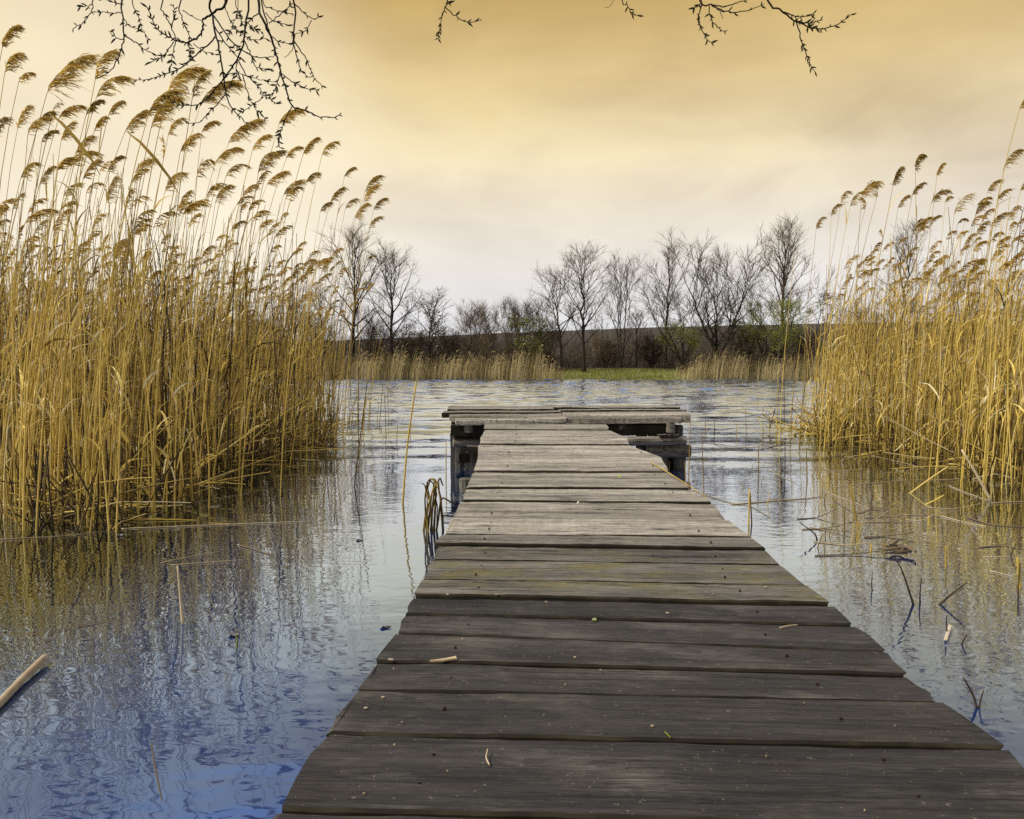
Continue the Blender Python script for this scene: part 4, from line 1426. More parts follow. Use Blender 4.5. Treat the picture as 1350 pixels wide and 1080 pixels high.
def willow(label, strands, d0, zoom, org, dens=1.0, stems_to=None):
    """strands: (polyline in zoomed picture coordinates, base radius mm, tip radius mm, bud spacing px or 0, depth offset)"""
    sx, (ox, oy) = zoom, org
    root = None
    for (pl, r0, r1, bud, dd) in strands:
        P = np.array([at(ox + x / sx, oy + y / sx, d0 + dd + 0.04 * math.sin(x * 0.01 + y * 0.013)) for x, y in pl])
        up_ext = []
        if pl[0][1] <= 0:                       # the twig goes on upward, out of the picture, to the bough it hangs from
            top = at(ox + stems_to[0] / sx, oy + stems_to[1] / sx, d0)
            up_ext = [top, P[0] * 0.45 + top * 0.55 + np.array([0, 0, 0.02])]
            P = np.vstack([up_ext, P])
        K = max(8, len(P) * 4)
        Q = smooth_line(P, K)
        Q[2:-1] += rwil.normal(0, 0.0012, (K - 3, 3))
        if root is None:
            root = empty('willow_branch', Q[0], label, 'branch')
            rl = np.array(root.location)
        m = MB()
        m.tubes(Q - rl, np.linspace(r0, r1, K) / 1000.0, 5, tone=float(rwil.uniform(0.3, 0.7)))
        m.build('twig', WILLOW, root)
        if bud:
            seg = np.linalg.norm(np.diff(Q, axis=0), axis=1)
            cum = np.concatenate([[0], np.cumsum(seg)])
            start = np.linalg.norm(np.diff(P[:len(up_ext) + 1], axis=0), axis=1).sum() if up_ext else 0.0
            L_ = cum[-1]
            step = bud / sx / 1000 * d0 / dens
            pos = start + (L_ - start) * 0.30
            sgn = 1
            while pos <= L_:
                k = min(int(np.searchsorted(cum, pos)), K - 1)
                k = max(1, k)
                tg = norm(Q[k] - Q[k - 1])
                side = norm(np.cross(tg, np.array([0, 1.0, 0]) + rwil.normal(0, 0.6, 3)))
                for q_ in range(2 if rwil.random() < 0.45 else 1):
                    dr = Vector(tg * rwil.uniform(0.5, 0.95) + sgn * side * rwil.uniform(0.35, 0.9))
                    b = link('bud', BUD_ME, root, Q[k] - rl)
                    b.rotation_mode = 'QUATERNION'
                    b.rotation_quaternion = dr.to_track_quat('X', 'Z')
                    b.scale = (rwil.uniform(0.45, 1.0),) * 3
                    sgn = -sgn
                pos += step * rwil.uniform(0.6, 1.4)
    return root


Z3, O3 = 1350 / 380.0, (80, 0)
BD = 24
willow('dense fan of budding willow twigs hanging over the plumes at the upper left', [
    ([(780, 0), (735, 45), (690, 80), (665, 95), (665, 140), (640, 175), (590, 198), (540, 190), (490, 165), (450, 135), (430, 95), (405, 35)], 4.6, 1.5, BD, 0),
    ([(703, 0), (710, 70), (725, 165), (740, 220), (750, 290), (765, 370), (775, 440), (800, 500), (850, 560), (875, 580)], 4.2, 1.6, 60, 0.05),
    ([(718, 75), (760, 140), (800, 195), (850, 235), (900, 262), (935, 272), (990, 266), (1020, 250)], 2.6, 1.2, 40, 0.08),
    ([(712, 110), (760, 185), (820, 260), (845, 272)], 2.4, 1.2, 50, 0.06),
    ([(880, 0), (870, 90), (855, 190), (830, 270), (770, 360), (720, 420), (680, 470), (620, 495), (560, 490), (510, 465)], 3.6, 1.4, 34, -0.08),
    ([(928, 0), (930, 55), (960, 120), (990, 190), (1010, 260), (1030, 340), (1060, 430), (1085, 495), (1150, 520), (1210, 545), (1270, 550), (1305, 540)], 4.8, 1.4, 40, 0.0),
    ([(940, 0), (965, 110), (985, 165)], 3.0, 2.0, 0, 0.02),
    ([(1085, 495), (1060, 540), (1040, 590), (1020, 650), (1028, 692)], 1.8, 1.1, 16, 0),
    ([(1090, 0), (1095, 100), (1090, 190), (1110, 280), (1130, 340), (1170, 362)], 3.8, 1.3, 40, 0.1),
    ([(1095, 195), (1150, 280), (1190, 370), (1230, 405)], 2.2, 1.1, 60, 0.1),
    ([(1097, 20), (1140, 60), (1180, 90), (1215, 76)], 2.0, 1.2, 30, 0.1),
    ([(1175, 95), (1150, 140), (1098, 160)], 1.5, 1.0, 30, 0.1),
    ([(1096, 200), (1075, 245), (1048, 272)], 1.4, 0.9, 0, 0.1),
    ([(480, 0), (490, 70), (520, 130), (540, 188)], 2.0, 1.8, 60, 0.02),
    ([(565, 0), (568, 80), (590, 140), (605, 180), (602, 240), (612, 285)], 2.4, 1.2, 26, 0.06),
    ([(725, 170), (690, 210), (640, 250), (600, 290), (540, 330), (480, 350), (420, 370), (357, 375)], 2.6, 1.2, 24, 0.05),
    ([(540, 190), (525, 250), (513, 310)], 1.8, 1.0, 20, 0),
    ([(590, 198), (612, 245), (600, 280)], 1.8, 1.0, 16, 0),
    ([(490, 255), (450, 280), (402, 298)], 1.6, 1.0, 18, 0.03),
    ([(530, 195), (500, 240), (480, 262), (440, 280)], 1.8, 1.2, 24, 0.03),
    ([(775, 438), (740, 480), (690, 530), (650, 570), (588, 578)], 2.0, 1.1, 26, 0.05),
    ([(823, 280), (822, 350), (845, 380)], 1.6, 1.0, 22, -0.07),
    ([(830, 280), (870, 350), (920, 400), (950, 440), (1000, 478), (1032, 484)], 2.0, 1.0, 24, -0.07),
    ([(860, 190), (890, 250), (910, 310), (950, 322), (985, 328)], 2.0, 1.1, 18, -0.08),
    ([(1030, 340), (1010, 400), (990, 440), (950, 448)], 1.8, 1.0, 20, 0),
    ([(1030, 340), (1080, 380), (1140, 410), (1212, 426)], 1.9, 1.1, 22, 0),
    ([(975, 110), (1040, 60), (1090, 12)], 1.8, 1.3, 50, 0.02),
    ([(930, 60), (870, 110), (857, 150)], 2.0, 1.4, 40, 0),
    ([(765, 370), (800, 345), (840, 347), (920, 370), (1000, 385)], 1.8, 1.0, 30, 0.05),
    ([(852, 350), (870, 420), (900, 490), (955, 553)], 1.9, 1.0, 24, -0.07),
    ([(950, 455), (900, 490), (838, 530)], 1.6, 1.0, 22, 0),
    ([(945, 0), (990, 40), (1040, 58), (1090, 66)], 1.9, 1.1, 26, 0.03),
    ([(960, 60), (1000, 100), (1085, 122)], 1.7, 1.0, 20, 0.03),
    ([(990, 172), (1030, 198), (1085, 205)], 1.7, 1.0, 24, 0.02),
    ([(770, 0), (780, 60), (800, 110), (850, 160), (900, 186), (960, 180)], 2.0, 1.0, 20, 0.08),
    ([(820, 0), (840, 60), (850, 115)], 1.8, 1.2, 18, 0.07),
    ([(830, 0), (825, 70), (795, 145)], 1.6, 1.0, 22, 0.06),
    ([(868, 100), (900, 130), (948, 152)], 1.5, 1.0, 16, 0.02),
    ([(571, 48), (620, 80), (662, 100)], 1.6, 1.2, 60, 0.06),
    ([(622, 205), (660, 235), (722, 256)], 1.6, 1.0, 26, 0.02),
    ([(765, 440), (790, 400), (815, 350)], 1.5, 1.0, 26, 0.02),
    ([(590, 410), (600, 440)], 1.2, 0.9, 0, 0.02),
    ([(520, 130), (530, 80), (528, 20)], 1.8, 1.2, 15, 0.02),
], 2.5, Z3, O3, stems_to=(860, -520))
willow('long thin willow twig hanging left of the dense fan, with side shoots', [
    ([(290, 0), (293, 90), (295, 165), (290, 210), (265, 280), (230, 335), (168, 370)], 3.2, 1.3, 60, 0),
    ([(297, 90), (320, 120), (357, 133)], 1.7, 1.0, 40, 0),
    ([(295, 165), (350, 200), (390, 230), (440, 255), (482, 266)], 2.2, 1.1, 26, 0),
    ([(290, 60), (230, 60), (168, 57)], 1.7, 1.1, 40, 0),
    ([(293, 185), (260, 178), (225, 145)], 1.7, 1.1, 26, 0),
    ([(293, 20), (260, 15), (200, -5)], 2.0, 1.1, 20, 0),
], 2.45, Z3, O3, stems_to=(420, -420))
willow('short budding willow twig bent left, the farthest left of the hanging twigs', [
    ([(155, 0), (145, 50), (110, 100), (58, 135)], 2.2, 1.1, 24, 0),
    ([(150, 20), (120, 30), (80, 28)], 1.6, 1.0, 16, 0)], 2.45, Z3, O3, stems_to=(210, -300))
willow('thin straight willow twig between the long left twig and the dense fan', [
    ([(335, 0), (360, 70), (380, 130), (410, 182)], 2.0, 1.0, 22, 0)], 2.45, Z3, O3, stems_to=(320, -300))
Z4, O4 = 1350 / 580.0, (560, 0)
willow('small forked willow twig hanging alone at the top, just left of the middle', [
    ([(70, 0), (62, 22), (50, 65), (41, 118)], 2.6, 1.2, 12, 0),
    ([(62, 22), (95, 50), (130, 68), (168, 64)], 2.0, 1.1, 15, 0),
    ([(64, 12), (75, 4)], 2.0, 1.6, 8, 0)], 2.5, Z4, O4, stems_to=(110, -260))
willow('tiny willow twig tip peeping in at the top, right of the middle', [
    ([(605, 0), (620, 15), (635, 40), (652, 47)], 2.2, 1.1, 10, 0), ([(578, 0), (552, 25)], 1.2, 0.7, 0, 0)], 2.5, Z4, O4, stems_to=(590, -240))
willow('budding willow spray with several short shoots, second from the right at the top', [
    ([(845, 0), (880, 15), (910, 32), (950, 38), (1000, 30), (1042, 12)], 3.6, 1.1, 22, 0),
    ([(880, 15), (920, 20), (960, 8), (990, 0)], 2.4, 1.4, 50, 0),
    ([(848, 0), (840, 50), (850, 95), (870, 125), (888, 133)], 2.6, 1.1, 13, 0),
    ([(872, 14), (880, 60), (900, 85), (918, 96)], 2.0, 1.1, 12, 0),
    ([(890, 22), (905, 35), (916, 58)], 1.5, 0.9, 0, 0),
    ([(850, 5), (842, 14), (828, 24)], 2.0, 1.1, 8, 0)], 2.5, Z4, O4, stems_to=(790, -280))
willow('budding willow twig reaching furthest right, with one shoot hanging straight down', [
    ([(1050, 0), (1090, 30), (1140, 65), (1200, 88), (1250, 82), (1290, 60), (1312, 43)], 3.8, 1.1, 16, 0),
    ([(1095, 35), (1150, 52), (1192, 42)], 2.0, 1.1, 14, 0),
    ([(1140, 65), (1180, 71), (1216, 62)], 2.0, 1.1, 12, 0),
    ([(1140, 66), (1155, 120), (1175, 175), (1185, 200), (1199, 224)], 2.2, 1.1, 14, 0)], 2.5, Z4, O4, stems_to=(940, -280))

# ------------------------------------------------------------------ single stalks, floating reeds and twigs on the water
rs = np.random.default_rng(4)


def stalk(name, pts, r0, r1, label, cat, tone=0.5, mat=REED, group=None, sides=6, smooth_k=None):
    """one stalk through world points; the first is where it meets the water"""
    P = np.asarray(pts, float)
    Q = smooth_line(P, smooth_k or max(5, len(P) * 3))
    m = MB()
    n = len(Q)
    R = np.linspace(r0, r1, n)
    e0, e1 = norm(Q[0] - Q[1]) * 0.0006, norm(Q[-1] - Q[-2]) * 0.0006
    Q2 = np.vstack([Q[0] + e0, Q, Q[-1] + e1])
    R2 = np.concatenate([[0.0002], R, [0.0002]])
    m.tubes(Q2 - P[0], R2, sides, tone=tone)
    return tag(m.build(name, mat, None, P[0]), label, cat, group)


def upright(px, py, tx, ty, r, label, cat='reed', tone=0.45, bend=None, name='lone_reed', mat=REED, group=None, dy=0.0):
    """a stem that leaves the water at pixel (px, py) and ends at pixel (tx, ty)"""
    b = on_z(px, py)
    t = at(tx, ty, b[1] + dy)
    foot = b + (b - t) / max(0.05, np.linalg.norm(b - t)) * 0.08
    foot[2] = -0.12
    pts = [foot, b]
    if bend:
        for (qx, qy) in bend:
            pts.append(at(qx, qy, b[1] + dy * 0.5))
    pts.append(t)
    return stalk(name, np.array(pts), r, r * 0.6, label, cat, tone, mat, group)


upright(531, 664, 549, 503, 0.0085, 'tall lone leafless reed stem standing in open water left of the platform', tone=0.5, bend=[(537, 588)])
# bent clump beside the walkway
b = on_z(570, 700)
root = empty('reed_clump', b, 'clump of brown reeds bent over at the top, in water beside the walkway', 'reed clump')
for pts in ([(563, 698), (560, 655), (564, 632), (573, 638), (571, 662)], [(571, 700), (567, 660), (563, 636), (568, 630), (577, 642), (583, 668), (585, 688)],
            [(567, 702), (571, 660), (572, 634)], [(572, 700), (574, 660), (575, 633), (568, 631), (562, 646)], [(562, 696), (568, 665), (561, 640)],
            [(558, 692), (564, 662), (560, 640), (556, 637)], [(585, 692), (581, 660), (577, 636), (580, 630), (584, 640)], [(574, 652), (582, 655), (596, 663), (604, 668)],
            [(556, 694), (562, 672), (567, 660)], [(570, 700), (568, 676), (569, 650)], [(575, 698), (577, 668), (571, 640)], [(565, 700), (563, 676), (570, 646), (578, 634)],
            [(568, 700), (570, 672), (576, 652), (573, 640)]):
    P = np.array([at(x, y, b[1] + 0.05 * math.sin(x)) for x, y in pts])
    P[0, 2] = -0.05
    mm = MB()
    u_ = np.linspace(0, len(P) - 1, 14)
    Q = np.stack([np.interp(u_, np.arange(len(P)), P[:, c]) for c in range(3)], -1) + rs.normal(0, 0.0012, (14, 3))
    mm.tubes(Q - b, np.linspace(0.0062, 0.0035, 14) * rs.uniform(0.6, 1.3), 5, tone=float(rs.uniform(0.02, 0.3)))
    mm.build('stem', REED, root)

# thin stems standing in the open water
UPR = [
    (440, 585, 452, 520, 'l'), (452, 600, 462, 540, 'l'), (467, 640, 484, 505, 'l'), (474, 602, 483, 525, 'l'), (500, 565, 505, 503, 'l'), (497, 563, 499, 530, 'l'),
    (509, 574, 507, 520, 'l'), (512, 560, 511, 506, 'l'), (487, 545, 486, 512, 'l'), (588, 630, 588, 583, 'l'), (523, 584, 524, 560, 'l'), (541, 575, 541, 552, 'l'), (478, 560, 480, 545, 'l'), (459, 562, 466, 530, 'l'),
    (984, 577, 983, 541, 'r'), (1006, 574, 1006, 538, 'r'), (1015, 573, 1014, 544, 'r'), (1024, 576, 1026, 500, 'r'), (1000, 630, 1000, 588, 'r'), (1035, 622, 1035, 575, 'r'), (1064, 634, 1063, 590, 'r'),
    (987, 692, 988, 645, 'r'), (991, 690, 989, 650, 'r'), (1084, 645, 1084, 630, 'r'), (1092, 642, 1092, 629, 'r'), (1113, 700, 1114, 668, 'r'), (1131, 697, 1121, 640, 'r'), (1130, 714, 1131, 688, 'r'),
    (1247, 747, 1247, 720, 'r'), (1312, 690, 1311, 666, 'r'), (1300, 650, 1296, 605, 'r'), (1224, 692, 1224, 680, 'r'), (1148, 729, 1149, 717, 'r'), (971, 577, 971, 560, 'r'), (930, 572, 930, 553, 'r'), (942, 571, 942, 556, 'r'),
    (908, 626, 910, 557, 'p'), (928, 648, 925, 569, 'p'), (897, 612, 896, 568, 'p'), (892, 604, 892, 590, 'p'), (841, 592, 842, 578, 'p'), (846, 594, 846, 578, 'p'), (904, 630, 903, 610, 'p'), (882, 620, 883, 608, 'p'),
    (1345, 775, 1341, 735, 'r'), (1342, 778, 1345, 742, 'r'), (1054, 588, 1056, 556, 'r'), (1040, 570, 1043, 548, 'r'),
]
ULAB = {'l': ('thin bare stem standing in the open water between the left reeds and the pier', 'thin stems in the open water left'),
        'lf': ('thin bare stem standing far out between the left reeds and the platform', 'far thin stems left'),
        'rp': ('thin short stem standing in the water just beyond the platform right end', 'thin stems beyond the platform'),
        'rf': ('thin bare stem standing far out among the floating stalks left of the broken heap', 'far thin stems right'),
        'rm': ('thin bare stem standing beside the pale thick floating stalk right of the walkway', 'thin stems beside the pale stalk'),
        'rr': ('thin dark stem standing in the reflections in front of the right stand', 'thin stems before the right stand'),
        'p': ('thin bare stem rising from the water close against the platform right side', 'thin stems by the platform')}
for (px, py, tx, ty, k) in UPR:
    if k == 'r':
        k = 'rp' if px < 960 else 'rf' if py < 600 else 'rm' if px < 1070 else 'rr'
    elif k == 'l':
        k = 'lf' if py < 578 else 'l'
    upright(px, py, tx, ty, float(rs.uniform(0.0045, 0.0075)), ULAB[k][0], tone=float(rs.uniform(0.15, 0.45)), group=ULAB[k][1], name='thin_stem')

for i in range(46):
    px, py = rs.uniform(975, 1345), rs.uniform(585, 745)
    if px - 675 < (py - 486) * 1.3 + 90 or (py < 600 and px > 1180):
        continue
    hgt = rs.uniform(8, 34) * (0.6 if rs.random() < 0.5 else 1)
    lean = rs.normal(0, 5) if rs.random() < 0.85 else rs.normal(0, 18)
    k = 'near the pale thick floating stalk' if px < 1090 else 'before the right stand'
    upright(px, py, px + lean, py - hgt, float(rs.uniform(0.002, 0.0042)), 'short broken stem poking out of the water ' + k,
            tone=float(rs.uniform(0.02, 0.5)), group='broken stems ' + k, name='broken_reed')
for i in range(26):
    px, py = rs.uniform(1010, 1345), rs.uniform(600, 740)
    if px - 675 < (py - 486) * 1.3 + 110:
        continue
    a_, l_ = rs.normal(0, 0.35), rs.uniform(0.12, 0.5)
    p_ = on_z(px, py, 0.004)
    d_ = np.array([math.cos(a_), math.sin(a_) * 0.8, 0]) * l_
    stalk('floating_straw', np.array([p_ - d_ / 2, p_ + np.array([0, rs.normal(0, 0.015), 0.002]), p_ + d_ / 2 + np.array([0, 0, abs(rs.normal(0, 0.03))])]), 0.0035, 0.002,
          'thin loose straw floating on the reed reflections before the right stand', 'straw', float(rs.uniform(0.25, 0.85)), STICK, group='loose straws before the right stand')

FLO = [  # floating or leaning stalks: pixel polyline, radius, tone, label
    ([(964, 665), (1025, 660), (1082, 655)], 0.009, 0.85, 'pale thick reed stalk floating level right of the walkway'),
    ([(928, 652), (960, 662), (990, 668), (1015, 682)], 0.006, 0.5, 'long brown reed stalk bent down, floating just right of the walkway edge'),
    ([(940, 585), (980, 590), (1030, 588), (1072, 587)], 0.009, 0.5, 'straw reed stalk floating right of the platform, farthest of the long ones'),
    ([(968, 607), (1000, 611), (1050, 609), (1108, 601)], 0.009, 0.5, 'long straw reed stalk floating in front of the broken heap on the right'),
    ([(1010, 617), (1030, 628), (1052, 638)], 0.006, 0.7, 'short pale reed stalk floating askew between two long floating stalks'),
    ([(1136, 598), (1160, 603), (1190, 610), (1220, 618)], 0.008, 0.75, 'pale reed stalk floating before the right stand, lower of a crossing pair'),
    ([(1086, 648), (1120, 660), (1145, 671)], 0.007, 0.75, 'pale reed stalk floating diagonally left of the small floating litter'),
    ([(1250, 640), (1280, 652), (1305, 660)], 0.007, 0.8, 'pale stalk floating under the thick white slanting stalk'),
    ([(1240, 680), (1270, 688), (1300, 694)], 0.006, 0.9, 'whitish stalk floating below the white slanting stalk'),
    ([(1275, 682), (1310, 692), (1360, 695)], 0.008, 0.4, 'brown stalk floating near the right edge below the reeds'),
    ([(1100, 660), (1128, 676), (1150, 670)], 0.006, 0.5, 'crooked brown stalk floating beside the short upright stub on the right'),
    ([(1102, 642), (1180, 634), (1245, 631)], 0.005, 0.75, 'thin pale straw floating level in front of the right stand'),
    ([(1296, 734), (1330, 734)], 0.004, 0.95, 'thin white straw floating level near the right edge'),
    ([(1305, 752), (1335, 760)], 0.004, 0.9, 'thin white straw floating aslant near the right edge'),
    ([(160, 697), (280, 692), (412, 687)], 0.007, 0.85, 'long pale reed stalk floating level in front of the left stand'),
    ([(212, 742), (250, 734), (290, 727)], 0.005, 0.8, 'thin straw floating in the reflection of the left reeds, upper one'),
    ([(225, 745), (275, 741), (320, 738)], 0.004, 0.75, 'thin straw floating in the reflection of the left reeds, lower one'),
    ([(313, 718), (338, 725), (362, 733)], 0.008, 0.4, 'brown stalk with a pale end floating left of the open water'),
    ([(0, 711), (90, 706), (140, 700)], 0.006, 0.6, 'straw floating at the foot of the left reeds by the left edge'),
    ([(165, 672), (240, 664), (330, 650)], 0.006, 0.7, 'straw stalk floating along the foot of the left stand'),
    ([(410, 584), (452, 590), (480, 581)], 0.008, 0.5, 'bent stalk floating at the outer right margin of the left stand'),
    ([(510, 588), (530, 589), (545, 588)], 0.010, 0.55, 'short brown stalk floating left of the platform'),
    ([(500, 566), (530, 567), (562, 567)], 0.005, 0.2, 'dark thin stalk floating farther out left of the platform'),
    ([(140, 818), (80, 830), (62, 838)], 0.003, 0.4, 'faint straw floating low on the left water'),
    ([(1046, 576), (1100, 579), (1135, 577)], 0.01, 0.25, 'dark stalk floating at the foot of the broken heap on the right'),
]
for pts, r, tn, lab in FLO:
    P = np.array([on_z(x, y, 0.004) for x, y in pts])
    r *= 0.55 if pts[0][0] < 500 else 0.62
    stalk('floating_stalk', P, r * 0.8, r * 0.5, lab, 'reed stalk', tn, STICK)

def leaning(pts, r, tn, lab, mat=REED, name='leaning_stalk', d_add=0.0, cat='reed stalk', r1=None):
    b = on_z(*pts[0])
    P = [b] + [at(x, y, b[1] + d_add * (i + 1)) for i, (x, y) in enumerate(pts[1:])]
    P[0] = P[0] - (P[1] - P[0]) * 0.1
    return stalk(name, np.array(P), r, r1 or r * 0.7, lab, cat, tn, mat)


leaning([(1306, 660), (1290, 630), (1268, 593)], 0.011, 0.95, 'thick white reed stalk slanting out of the water at the front of the right stand', STICK)
leaning([(1200, 650), (1225, 632), (1250, 615)], 0.006, 0.6, 'straw stalk slanting up right in front of the right stand')
leaning([(1135, 600), (1180, 590), (1222, 576)], 0.007, 0.75, 'pale stalk slanting up right, upper of a crossing pair in front of the right stand')
leaning([(1350, 637), (1320, 640), (1300, 644)], 0.007, 0.7, 'stalk lying out level from the right edge over the water')
leaning([(1221, 665), (1234, 659), (1244, 653)], 0.006, 0.6, 'short straw stalk slanting over the reed reflections right of the floating litter')
leaning([(1024, 672), (1018, 666), (1010, 684)], 0.0, 0.3, 'x') if False else None
leaning([(1204, 797), (1198, 778), (1189, 752), (1180, 735)], 0.0055, 0.05, 'dark bent twig standing in the water below the floating litter', STICK, 'bare_twig', cat='twig', r1=0.002)
leaning([(1213, 795), (1213, 780), (1215, 762)], 0.0035, 0.05, 'thin dark straight twig just right of the dark bent twig', STICK, 'bare_twig', cat='twig', r1=0.002)
leaning([(1239, 797), (1255, 783), (1275, 768)], 0.0055, 0.05, 'dark crooked twig slanting up right above the pale floating chip', STICK, 'bare_twig', cat='twig', r1=0.002)
leaning([(1249, 838), (1248, 828), (1248, 812)], 0.004, 0.05, 'dark twig upright through the pale floating chip', STICK, 'bare_twig', cat='twig', r1=0.002)
leaning([(1268, 850), (1271, 843), (1275, 837)], 0.003, 0.05, 'tiny dark twig right of the pale floating chip', STICK, 'bare_twig', cat='twig', r1=0.002)
leaning([(1288, 933), (1283, 917), (1275, 902), (1270, 893)], 0.004, 0.05, 'dark forked twig low in the water beside the nearest boards, longer prong', STICK, 'bare_twig', cat='twig', r1=0.002)
leaning([(1291, 933), (1293, 922), (1297, 910)], 0.003, 0.05, 'short dark twig leaning right against the longer prong beside the nearest boards', STICK, 'bare_twig', cat='twig', r1=0.0015)
leaning([(1077, 712), (1074, 704), (1060, 693), (1053, 688)], 0.005, 0.05, 'dark twig arching left out of the water right of the walkway', STICK, 'bare_twig', cat='twig', r1=0.002)
leaning([(1150, 778), (1149, 770), (1150, 758)], 0.003, 0.05, 'short dark twig in open water left of the bent twig', STICK, 'bare_twig', cat='twig', r1=0.002)
leaning([(241, 822), (238, 790), (234, 746)], 0.0065, 0.95, 'pale split stick standing upright in the water left of the pier', STICK, 'pale_stick', cat='stick', r1=0.003)
P = np.array([on_z(-75, 990, 0.008), on_z(-20, 946, 0.012), on_z(30, 895, 0.016), on_z(60, 866, 0.022)])
stalk('thick_cane', P, 0.0112, 0.0118, 'thick pale broken cane slanting in from the lower left edge', 'cane', 0.72, STICK, sides=10)
P = np.array([on_z(207, 962, -0.004), on_z(200, 982, -0.003), on_z(208, 1030, -0.002), on_z(222, 1095, -0.004)])
stalk('sunken_branch', P, 0.0038, 0.003, 'grey waterlogged branch lying at the surface, low on the left', 'branch', 0.9, BARK)
# small things afloat
def chip(name, corners, th, label, cat, tone, mat=STICK):
    c = np.mean(corners, axis=0)
    k = len(corners)
    top = np.array(corners) - c
    V = np.vstack([top * 0.92 + [0, 0, th], top * 1.0 + [0, 0, th * 0.5], top * 0.95])
    q = []
    for r in range(2):
        for i in range(k):
            q.append((r * k + i, r * k + (i + 1) % k, (r + 1) * k + (i + 1) % k, (r + 1) * k + i))
    V = np.vstack([V, [[0, 0, th * 1.15]], [[0, 0, 0]]])
    t = [(3 * k, (i + 1) % k, i) for i in range(k)] + [(3 * k + 1, 2 * k + i, 2 * k + (i + 1) % k) for i in range(k)]
    m = MB()
    m.raw(V, q, t, tone=tone)
    return tag(m.build(name, mat, None, c, smooth=False), label, cat)


chip('wood_chip', [on_z(x, y, 0.003) for x, y in ((1244, 846), (1249, 846), (1255, 829), (1251, 826))], 0.012, 'pale split wood chip afloat right of the pier, beside a dark twig', 'wood chip', 0.95)
root = empty('floating_litter', on_z(1184, 726), 'small raft of brown floating reed scraps on the right water', 'floating litter')
for i in range(9):
    a = rs.uniform(0, 3.14)
    c = np.array([rs.normal(0, 0.05), rs.normal(0, 0.05), 0.006 + 0.004 * i])
    dv = np.array([math.cos(a), math.sin(a), rs.normal(0, 0.12)]) * rs.uniform(0.03, 0.08)
    mm = MB()
    mm.tubes(np.array([c - dv, c, c + dv]), np.array([0.006, 0.008, 0.003]), 5, tone=float(rs.uniform(0.1, 0.5)))
    mm.build('scrap', STICK, root)
for (px, py, lab) in ((474, 712, 'dark curled leaf afloat in the calm water left of the pier'), (308, 838, 'dark scrap of reed afloat with a green blade, left of the pier'), (508, 827, 'tiny dark scrap afloat beside the mossy boards'), (158, 706, 'dark leaf afloat at the foot of the left reeds'),
                      (1196, 722, 'dark flat leaf afloat at the right end of the floating raft')):
    c = on_z(px, py, 0.003)
    chip('floating_leaf', [c + np.array([math.cos(a) * 0.022, math.sin(a) * 0.010, 0.004 * math.sin(a * 2)]) for a in np.linspace(0, 6.28, 7)[:-1]], 0.004, lab, 'leaf', 0.2, DEADLEAF)
leaning([(312, 855), (312, 842), (311, 826)], 0.003, 0.6, 'single green blade standing in the water left of the pier', GREEN, 'green_blade', cat='grass blade', r1=0.001)

# the broken heap at the left foot of the right stand
hb = on_z(1085, 573)
root = empty('broken_reed_heap', hb, 'low heap of broken pale reeds at the outer corner of the right stand', 'reed heap')
for i in range(90):
    p = np.array([rs.normal(0.1, 0.42), rs.normal(0, 0.25), abs(rs.normal(0.0, 0.04))])
    a = rs.uniform(0, 6.28)
    ln = rs.uniform(0.15, 0.6)
    el = rs.uniform(-0.1, 1.1)
    q = p + np.array([math.cos(a) * math.cos(el), 0.5 * math.sin(a) * math.cos(el), math.sin(el)]) * ln
    q[2] = max(q[2], 0.01)
    r_ = q + np.array([rs.normal(0.05, 0.12), rs.normal(0, 0.05), -rs.uniform(0.0, 0.25)])
    r_[2] = max(r_[2], 0.0)
    mm = MB()
    mm.tubes(np.array([p, q, r_]), np.array([0.009, 0.0075, 0.004]), 4, tone=float(np.clip(rs.normal(0.6, 0.25), 0, 1)))
    mm.build('stalk', REED, root)

# ------------------------------------------------------------------ litter on the boards
def deck_z(px, py, up=0.02):
    return deck(px, py) + np.array([0, 0, up])


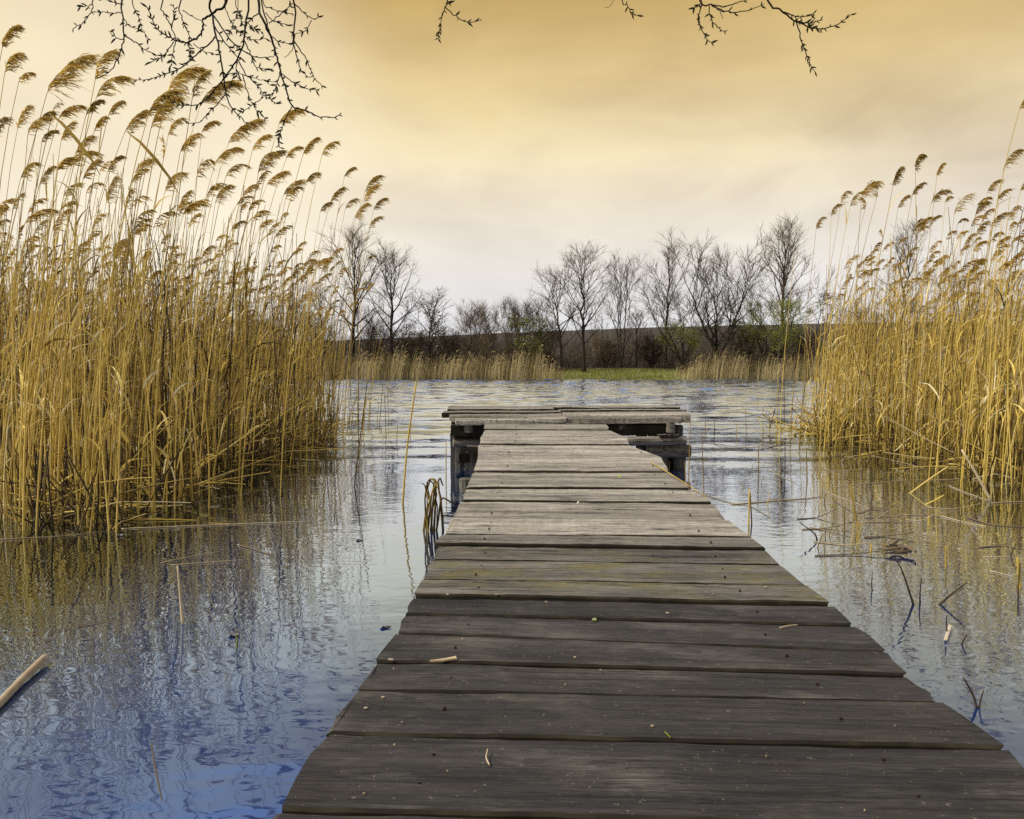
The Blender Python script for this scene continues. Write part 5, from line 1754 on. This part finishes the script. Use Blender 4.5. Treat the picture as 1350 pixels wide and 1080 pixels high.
P = np.array([deck_z(858, 615, 0.03), deck_z(880, 630, 0.034), deck_z(905, 645, 0.03), deck_z(932, 659, 0.012)])
stalk('fallen_reed', P, 0.0034, 0.0026, 'thin brown reed lying across the right edge of the far walkway boards', 'reed stalk', 0.4)
chip('wood_chip', [deck_z(x, y, 0.004) for x, y in ((566, 875), (584, 873), (602, 869), (603, 872), (586, 874))], 0.006, 'pale orange wood splinter lying on the dark near boards at their left', 'wood chip', 0.9)
chip('wood_chip', [deck_z(x, y, 0.006) for x, y in ((511, 874), (519, 874), (518, 872), (512, 872))], 0.003, 'small whitish chip at the left end of the near boards', 'wood chip', 0.55)
chip('fallen_leaf', [deck_z(x, y, 0.004) for x, y in ((479, 937), (484, 937), (485, 935), (480, 935))], 0.002, 'small yellow leaf at the left end of the nearest boards', 'leaf', 0.6)
stalk('straw', np.array([deck_z(645, 1013, 0.008), deck_z(641, 1005, 0.010), deck_z(643, 995, 0.012)]), 0.0018, 0.0012, 'bent pale straw lying on the nearest board left of its middle', 'straw', 0.95, STICK)
stalk('straw', np.array([deck_z(877, 970, 0.008), deck_z(880, 973, 0.008), deck_z(884, 976, 0.006)]), 0.002, 0.0012, 'tiny green straw beside a seam in the middle of the near boards', 'straw', 0.4, GREEN)
stalk('straw', np.array([deck_z(1028, 831, 0.008), deck_z(1040, 829, 0.010), deck_z(1052, 827, 0.008)]), 0.0022, 0.0012, 'curved pale straw on the right part of the dark boards below the mossy ones', 'straw', 0.9, STICK)
chip('fallen_leaf', [deck_z(x, y, 0.016) for x, y in ((813, 633), (820, 633), (819, 630), (814, 630))], 0.006, 'tiny bright yellow green leaf on the far walkway boards', 'leaf', 1.0, GREEN)
chip('fallen_leaf', [deck_z(x, y, 0.008) for x, y in ((780, 822), (787, 822), (785, 819), (781, 820))], 0.004, 'tiny yellow leaf caught in the seam under the mossy boards', 'leaf', 0.9, GREEN)
chip('fallen_leaf', [deck_z(x, y, 0.012) for x, y in ((760, 667), (762, 668), (764, 665), (762, 664))], 0.003, 'small whitish curled leaf on the pale boards in mid walkway', 'leaf', 1.0, STICK)
SPK = [(519, 884), (530, 955), (520, 985), (758, 869), (792, 886), (1180, 960), (610, 845), (1140, 1072), (480, 1050), (1010, 1000), (745, 905), (655, 790), (720, 800), (940, 790), (1010, 780), (880, 815), (590, 790), (505, 922), (1060, 930), (860, 960), (590, 1020)]
for (px, py) in SPK:
    c = deck_z(px, py, 0.004 if py > 840 else 0.016)
    s_ = rs.uniform(0.0012, 0.0032) * (1 if py > 840 else 1.6)
    a0 = rs.uniform(0, 3)
    chip('debris_fleck', [c + np.array([math.cos(a + a0) * s_ * 1.6, math.sin(a + a0) * s_ * 0.8, 0]) for a in np.linspace(0, 6.28, 6)[:-1]], 0.003,
         'small pale fleck of reed debris lying on the walkway boards', 'debris', float(rs.uniform(0.45, 0.85)))['group'] = 'flecks on the boards'
print('individual reeds', n_ind)
